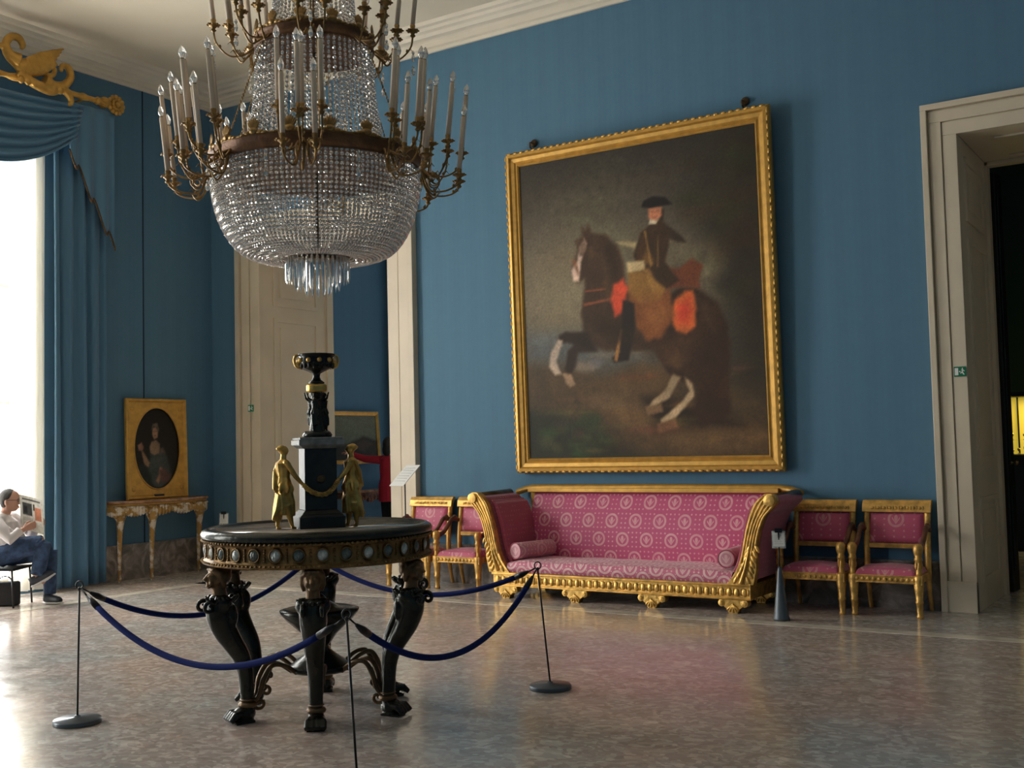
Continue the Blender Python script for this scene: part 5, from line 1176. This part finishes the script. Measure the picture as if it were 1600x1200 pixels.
hand(mb,haR,(.9,.2,.35),(0,1,.3)); hand(mb,haL,(.8,-.5,.3),(0,-1,.1),-1)
man=mb.build('person',M['skin'],loc=(MX,MY,0),rz=MR,remesh=.0065,smoothit=2); tag(man,'seated person with glasses in a pale shirt and jeans reading a newspaper by the window','person')
mb=MB(); mb.ball(hd+V((-.022,0,.035)),(.092,.081,.095),18,12,rot=rotH); 
for s in (-1,1): mb.ball(hd+V((-.035,s*.052,-.01)),(.05,.028,.055),10,8)
mb.build('hair',M['greyhair'],man,remesh=.008,smoothit=1)
mb=MB()
for s in (-1,1):
    mb.tube([hd+V((.098+.0*math.cos(q*PI/6),s*.032+.020*math.cos(q*PI/6),.010+.015*math.sin(q*PI/6))) for q in range(12)],.0025,6,closed=True); mb.tube([hd+V((.098,s*.052,.012)),hd+V((.0,s*.080,.012))],.0025,6)
mb.tube([hd+V((.100,-.012,.013)),hd+V((.100,.012,.013))],.0025,6); mb.build('glasses',M['pole'],man)
mb=MB(); T=lambda pts,rs,m=mb,seg=14: m.tube(pts,rs,seg)
T([(-.40,0,.53),(-.39,0,.60),(-.42,0,.72),(-.45,0,.84),(-.43,0,.915)],[.155,.172,.175,.160,.070]); T([shR,(-.33,-.225,.765),elR,(-.175,-.175,.768)],[.078,.066,.058,.046]); T([shL,(-.30,.225,.78),elL,(-.15,.115,.785)],[.078,.066,.058,.046]); T([(-.44,-.17,.86),(-.44,.17,.86)],[.082,.082]); T([(-.35,0,.58),(-.30,0,.64)],[.14,.11])
mb.ball((-.34,0,.66),(.13,.15,.11),14,10); T([(-.425,0,.90),(-.41,0,.935)],[.068,.066])
for k in range(5): T([(-.32+.03*k,-.16,.60+.03*k),(-.42+.02*k,-.17,.74+.02*k),(-.45,-.15,.84)],[.014,.016,.01],seg=8)
mb.build('shirt',M['shirt'],man,remesh=.009,smoothit=2)
mb=MB(); T=lambda pts,rs,m=mb,seg=14: m.tube(pts,rs,seg)
T([(-.44,0,.48),(-.40,0,.545)],[.155,.16]); T([(-.43,-.10,.505),(-.20,-.09,.59),(0.0,-.06,.625)],[.118,.110,.082]); T([(0.0,-.06,.635),(-.02,-.06,.48),(-.055,-.06,.31)],[.078,.075,.070])
T([(-.43,.10,.505),(-.18,.10,.52),(.0,.10,.54)],[.118,.105,.078]); T([(.0,.10,.54),(.01,.08,.35),(.02,.06,.10)],[.078,.07,.062])
for k in range(4): T([(-.20+.05*k,-.175,.56),(-.10+.04*k,-.150,.64),(-.04+.03*k,-.10,.70-.01*k)],[.008,.012,.006],seg=6)
mb.build('jeans',M['jeans'],man,remesh=.009,smoothit=2)
for (a,d,nm) in (((-.085,-.06,.245),V((.90,0,.42)),1),((.0,.055,.055),V((.86,-.5,-.03)),2)):
    a=V(a); d.normalize(); n_=V((-d.z,0,d.x)) if nm==1 else V((0,0,1))
    mb=MB(); mb.tube([a-d*.03,a+d*.03,a+d*.10,a+d*.17,a+d*.205],[.042,.046,.042,.036,.02],12); mb.tube([a,a+n_*.05],[.044,.048],12)
    sh=mb.build('shoe',M['shoe'],man,remesh=.008,smoothit=1)
    mb=MB(); mb.tube([a-d*.045-n_*.038,a+d*.02-n_*.040,a+d*.12-n_*.034,a+d*.215-n_*.022],[.030,.042,.040,.022],10,flat=.35,up=tuple(d.cross(n_))); mb.build('sole',M['sole'],sh)
# newspaper
npap=thing('newspaper','open newspaper with grey pictures held up by the seated person','newspaper',(MX,MY,0),MR)
lay=[([(.10,.45),(.50,.45),(.50,.80),(.10,.80)],(70,70,68),.01),([(.15,.50),(.30,.50),(.30,.70),(.15,.72)],(40,40,42),.02),([(.62,.35),(.92,.35),(.92,.72),(.62,.72)],(170,110,84),.01),([(.10,.88),(.90,.88),(.90,.93),(.10,.93)],(90,88,84),.005),([(.55,.62),(.62,.62),(.62,.80),(.55,.80)],(60,60,60),.01)]
for k in range(9): lay.append(([(.10,.06+.038*k),(.52,.06+.038*k),(.52,.075+.038*k),(.10,.075+.038*k)],(140,138,132),.004))
img=raster(60,60,lambda U,W:np.stack([190+0*U,186+0*U,176+0*U],-1),lay,9)
canvas('front_page',lambda u,v:(-.20+.26*u-.02*v,-.10-.08*u+.015*math.sin(3*u),.775+.345*v-.06*u),img,M['print'],npap,solid=.002)
img2=raster(30,30,lambda U,W:np.stack([200+0*U,198+0*U,190+0*U],-1),[([(.1,.1+.08*k),(.9,.1+.08*k),(.9,.13+.08*k),(.1,.13+.08*k)],(150,148,144),.01) for k in range(10)],10)
canvas('inner_page',lambda u,v:(-.20-.08*u-.02*v,-.10+.22*u,.775+.345*v-.05*u),img2,M['print'],npap,solid=.002)
# chair of the man, bin
vc=thing('visitor_chair','thin metal framed chair under the seated person by the window','chair',(MX,MY,0),MR)
mb=MB(); mb.box((-.66,-.22,.365),(-.22,.22,.392)); mb.build('seat',M['darkfab'],vc,bevel=.01)
for x in (-.63,-.25):
    for y in (-.20,.20):
        mb=MB(); mb.tube([(x,y,.38),(x+(.02 if x>-.4 else -.03),y*1.05,0)],.010,8); mb.build('leg',M['pole'],vc)
mb=MB(); mb.box((-.69,-.20,.60),(-.665,.20,.88)); 
for y in (-.19,.19): mb.tube([(-.64,y,.40),(-.675,y,.88)],.010,8)
mb.build('backrest',M['darkfab'],vc,bevel=.01)
bn=thing('waste_bin','black bag standing on the floor under the visitor chair','bag',(MX-.41*math.cos(MR),MY-.41*math.sin(MR)+.0,0),MR)
mb=MB(); mb.prism([(-.12,-.08),(.12,-.08),(.13,.08),(-.13,.08)],'z',0,.24); mb.build('bag_body',M['darkfab'],bn,bevel=.02); bn.name='floor_bag'
mb=MB(); mb.tube([(.07*math.cos(q*PI/10),0,.235+.06*math.sin(q*PI/10)) for q in range(11)],.007,6); mb.build('handle',M['darkfab'],bn)
mb=MB(); mb.prism([(-.10,-.05),(.10,-.06),(.11,.05),(-.09,.06)],'z',0,.075); o=mb.build('white_parcel',M['white'],loc=(MX-.43*math.cos(MR)-.03,MY-.43*math.sin(MR)+.0,.245),rz=MR,bevel=.02)
bpy.data.objects.remove(o)
# ================================================================== NEXT ROOM (left doorway)
np2=thing('framed_painting','gilt framed landscape painting on the blue wall of the next room','painting',(XL+.10,2.65,1.27)); np2.rotation_euler=(R(-4),0,R(90))
hw2,H2=.60,.79
mb=frame_mb(hw2,H2,[(0,0),(0,-.03),(.02,-.045),(.05,-.03),(.06,-.02),(.06,0)]); mb.build('frame',M['gold_frame'],np2)
img=raster(50,50,lambda U,W:np.stack([96+20*W,104+14*W,88+10*W],-1),[([(0,0),(1,0),(1,.42),(.7,.52),(.4,.36),(0,.30)],(52,48,40),.05),([(.45,.3),(.7,.5),(.9,.35),(.7,.2)],(70,60,50),.04)],12)
canvas('canvas',lambda u,v:(-hw2+.05+(2*hw2-.1)*u,-.012,.05+(H2-.1)*v),img,M['paint'],np2)
mb=MB(); mb.box((-hw2+.02,-.008,.02),(hw2-.02,0,H2-.02)); mb.build('backboard',M['brown_bronze'],np2)
c2=thing('console_table','carved red and gilt console table below the landscape in the next room','table',(XL+.03,2.9,0))
M['redgilt']=plain('red_and_gilt_carving',(.16,.06,.03),.4,.2,bump=.8,bscale=40.,var=.6,vscale=20.)
mb=MB(); mb.prism([(0,-.62),(.34,-.55),(.40,-.3),(.42,0),(.40,.3),(.34,.55),(0,.62)],'z',.85,.885); mb.build('marble_top',M['consolemarble'],c2,bevel=.006)
mb=MB(); mb.prism([(0,-.58),(.30,-.52),(.36,-.3),(.38,0),(.36,.3),(.30,.52),(0,.58)],'z',.76,.85)
for i in range(17): y=-.55+1.1*i/16; mb.ball((.36-.10*abs(y)**2,y,.755-.02*math.sin(i*1.7)),(.03,.04,.04),8,6)
mb.build('carved_apron',M['redgilt'],c2)
for y in (-.48,.48):
    mb=MB(); mb.tube(smoothpath([(.28,y,.80),(.36,y,.66),(.30,y,.45),(.24,y,.25),(.30,y,.08),(.34,y,0)],6),interp([.05,.055,.035,.028,.026,.035],6),10); mb.ball((.33,y,.68),(.05,.06,.07),8,6); mb.build('leg',M['redgilt'],c2)
d2=thing('window_drape','dark blue drape in the next room behind the woman in red','curtain',(XL+.16,3.95,0)); pleat('drape_panel',0,-.42,.36,.02,5.0,.045,4,M['drapedark'],d2)
mb=MB(); mb.grid(lambda u,v:(.10+.03*math.sin(v*20),-.50+2.4*u,5.1-.9*v*(1-.5*abs(2*u-1)**2)),30,30); mb.build('valance',M['drapedark'],d2,solid=.01,fixn=False)
# woman in red, standing, pointing at the landscape
wx,wy=-5.35,2.60; 
mb=MB(); T=lambda pts,rs,m=mb,seg=12: m.tube(pts,rs,seg)
T([(0,0,.80),(0,0,.95),(0,0,1.08),(0,0,1.22),(0,0,1.34),(0,0,1.37)],[.13,.14,.115,.125,.12,.06]); T([(0,0,1.34),(0.,-.01,1.46)],[.045,.042]); mb.ball((0,-.015,1.535),(.070,.085,.105),18,12); mb.tube([(0,-.095,1.55),(0,-.115,1.525),(0,-.10,1.52)],[.008,.013,.008],8); mb.ball((0,-.07,1.475),(.03,.025,.02),8,6)
for s in (-1,1):
    T([(s*.08,0,.85),(s*.085,0,.48),(s*.085,0,.09)],[.085,.058,.04]); T([(s*.085,.03,.05),(s*.09,-.12,.035)],[.04,.03]); mb.ball((s*.07,-.0,1.53),(.01,.018,.028),8,6); mb.ball((s*.028,-.085,1.555),(.013,.01,.007),6,5)
T([(-.16,0,1.32),(-.20,.02,1.12),(-.18,-.04,.90)],[.05,.042,.028]); hand(mb,(-.18,-.04,.89),(0,-.2,-1),(1,0,0)); T([(-.15,0,1.33),(.15,0,1.33)],[.055,.055])
T([(.16,0,1.32),(.34,.19,1.345),(.49,.35,1.42)],[.05,.040,.027]); hand(mb,(.49,.35,1.42),(.8,.6,.25),(0,.1,-1))
wm=mb.build('person',M['skin'],loc=(wx,wy,0),rz=R(168),remesh=.009,smoothit=2); tag(wm,'standing woman in a crimson top pointing, seen from behind through the left doorway','person')
mb=MB(); mb.ball((0,.012,1.555),(.086,.092,.11),16,12); mb.ball((0,.05,1.47),(.085,.05,.10),12,8); mb.build('hair',M['hair'],wm,remesh=.01,smoothit=1)
mb=MB(); T=lambda pts,rs,m=mb,seg=14: m.tube(pts,rs,seg)
T([(0,0,.72),(0,0,.95),(0,0,1.08),(0,0,1.22),(0,0,1.34),(0,0,1.39)],[.165,.165,.14,.148,.135,.062]); T([(-.15,0,1.33),(.15,0,1.33)],[.07,.07]); T([(-.16,0,1.32),(-.20,.02,1.12),(-.185,-.035,.93)],[.066,.055,.042]); T([(.16,0,1.32),(.34,.19,1.345),(.46,.32,1.41)],[.066,.054,.040]); mb.build('red_top',M['redcoat'],wm,remesh=.011,smoothit=2)
mb=MB(); T=lambda pts,rs,m=mb,seg=14: m.tube(pts,rs,seg)
T([(0,0,.74),(0,0,.88)],[.155,.150])
for s in (-1,1): T([(s*.08,0,.86),(s*.085,0,.48),(s*.085,0,.09)],[.10,.07,.06])
mb.build('trousers',M['darkfab'],wm,remesh=.011,smoothit=2)
for s in (-1,1):
    mb=MB(); mb.tube([(s*.085,.05,.045),(s*.09,-.05,.045),(s*.092,-.15,.03)],[.045,.048,.03],10); mb.box((s*.085-.04,-.16,0),(s*.085+.04,.08,.015)); mb.build('shoe',M['shoe'],wm,remesh=.01)
# ================================================================== DISPLAY CASE (right doorway)
dc=thing('display_case','lit yellow display case with small glassware glowing in the dark room','cabinet',(2.48,5.6,0),R(12))
mb=MB(); mb.box((0,0,0),(1.6,.5,1.18)); mb.box((-.03,-.03,1.18),(1.63,.5,1.22)); mb.build('plinth',M['caseframe'],dc,bevel=.004)
mb=MB(); mb.box((0,.48,1.22),(1.6,.5,2.0)); mb.build('lit_back',M['caselight'],dc)
mb=MB()
for x in (0,.20,1.58): mb.box((x,0 if x!=.20 else .44,1.22),(x+.02,.02 if x!=.20 else .47,2.0))
mb.box((0,0,1.97),(1.6,.5,2.03)); mb.box((0,.46,1.22),(.02,.5,2.0)); mb.build('case_frame',M['caseframe'],dc)
mb=MB(); mb.box((.02,.15,1.40),(1.58,.46,1.407)); mb.build('glass_shelf',M['pane'],dc)
M['glow_glass']=plain('gilt_glassware',(.8,.6,.15),.15,.6)
k=0
for x in (.06,.12,.19,.27,.33,.42,.50):
    for z in (1.222,1.407):
        k+=1
        if (k*7)%3==0 and z>1.3: continue
        mb=MB(); h=.05+.05*((k*37)%10)/10; mb.lathe([(.016,0),(.018,.004),(.004,.012),(.004,h*.5),(.018,h*.65),(.020,h),(.017,h),(.014,h*.7),(0,h*.6)],14)
        p=V((x,.30+.05*math.sin(k),z)); p=Matrix.Rotation(R(12),3,'Z')@p+V((2.48,5.6,0)); o=mb.build('glass_goblet',M['glow_glass'],loc=p); tag(o,'tiny gilt glass goblet inside the lit yellow display case','goblet','goblets in the display case')
# an artificial lamp of the case
l=bpy.data.lights.new('case_lamp','AREA'); l.energy=4; l.size=.9; l.size_y=.1; l.shape='RECTANGLE'; l.color=(1,.85,.4); o=bpy.data.objects.new('case_lamp',l); COL.objects.link(o); o.location=(3.1,5.9,1.95); o.rotation_euler=(0,0,R(12))
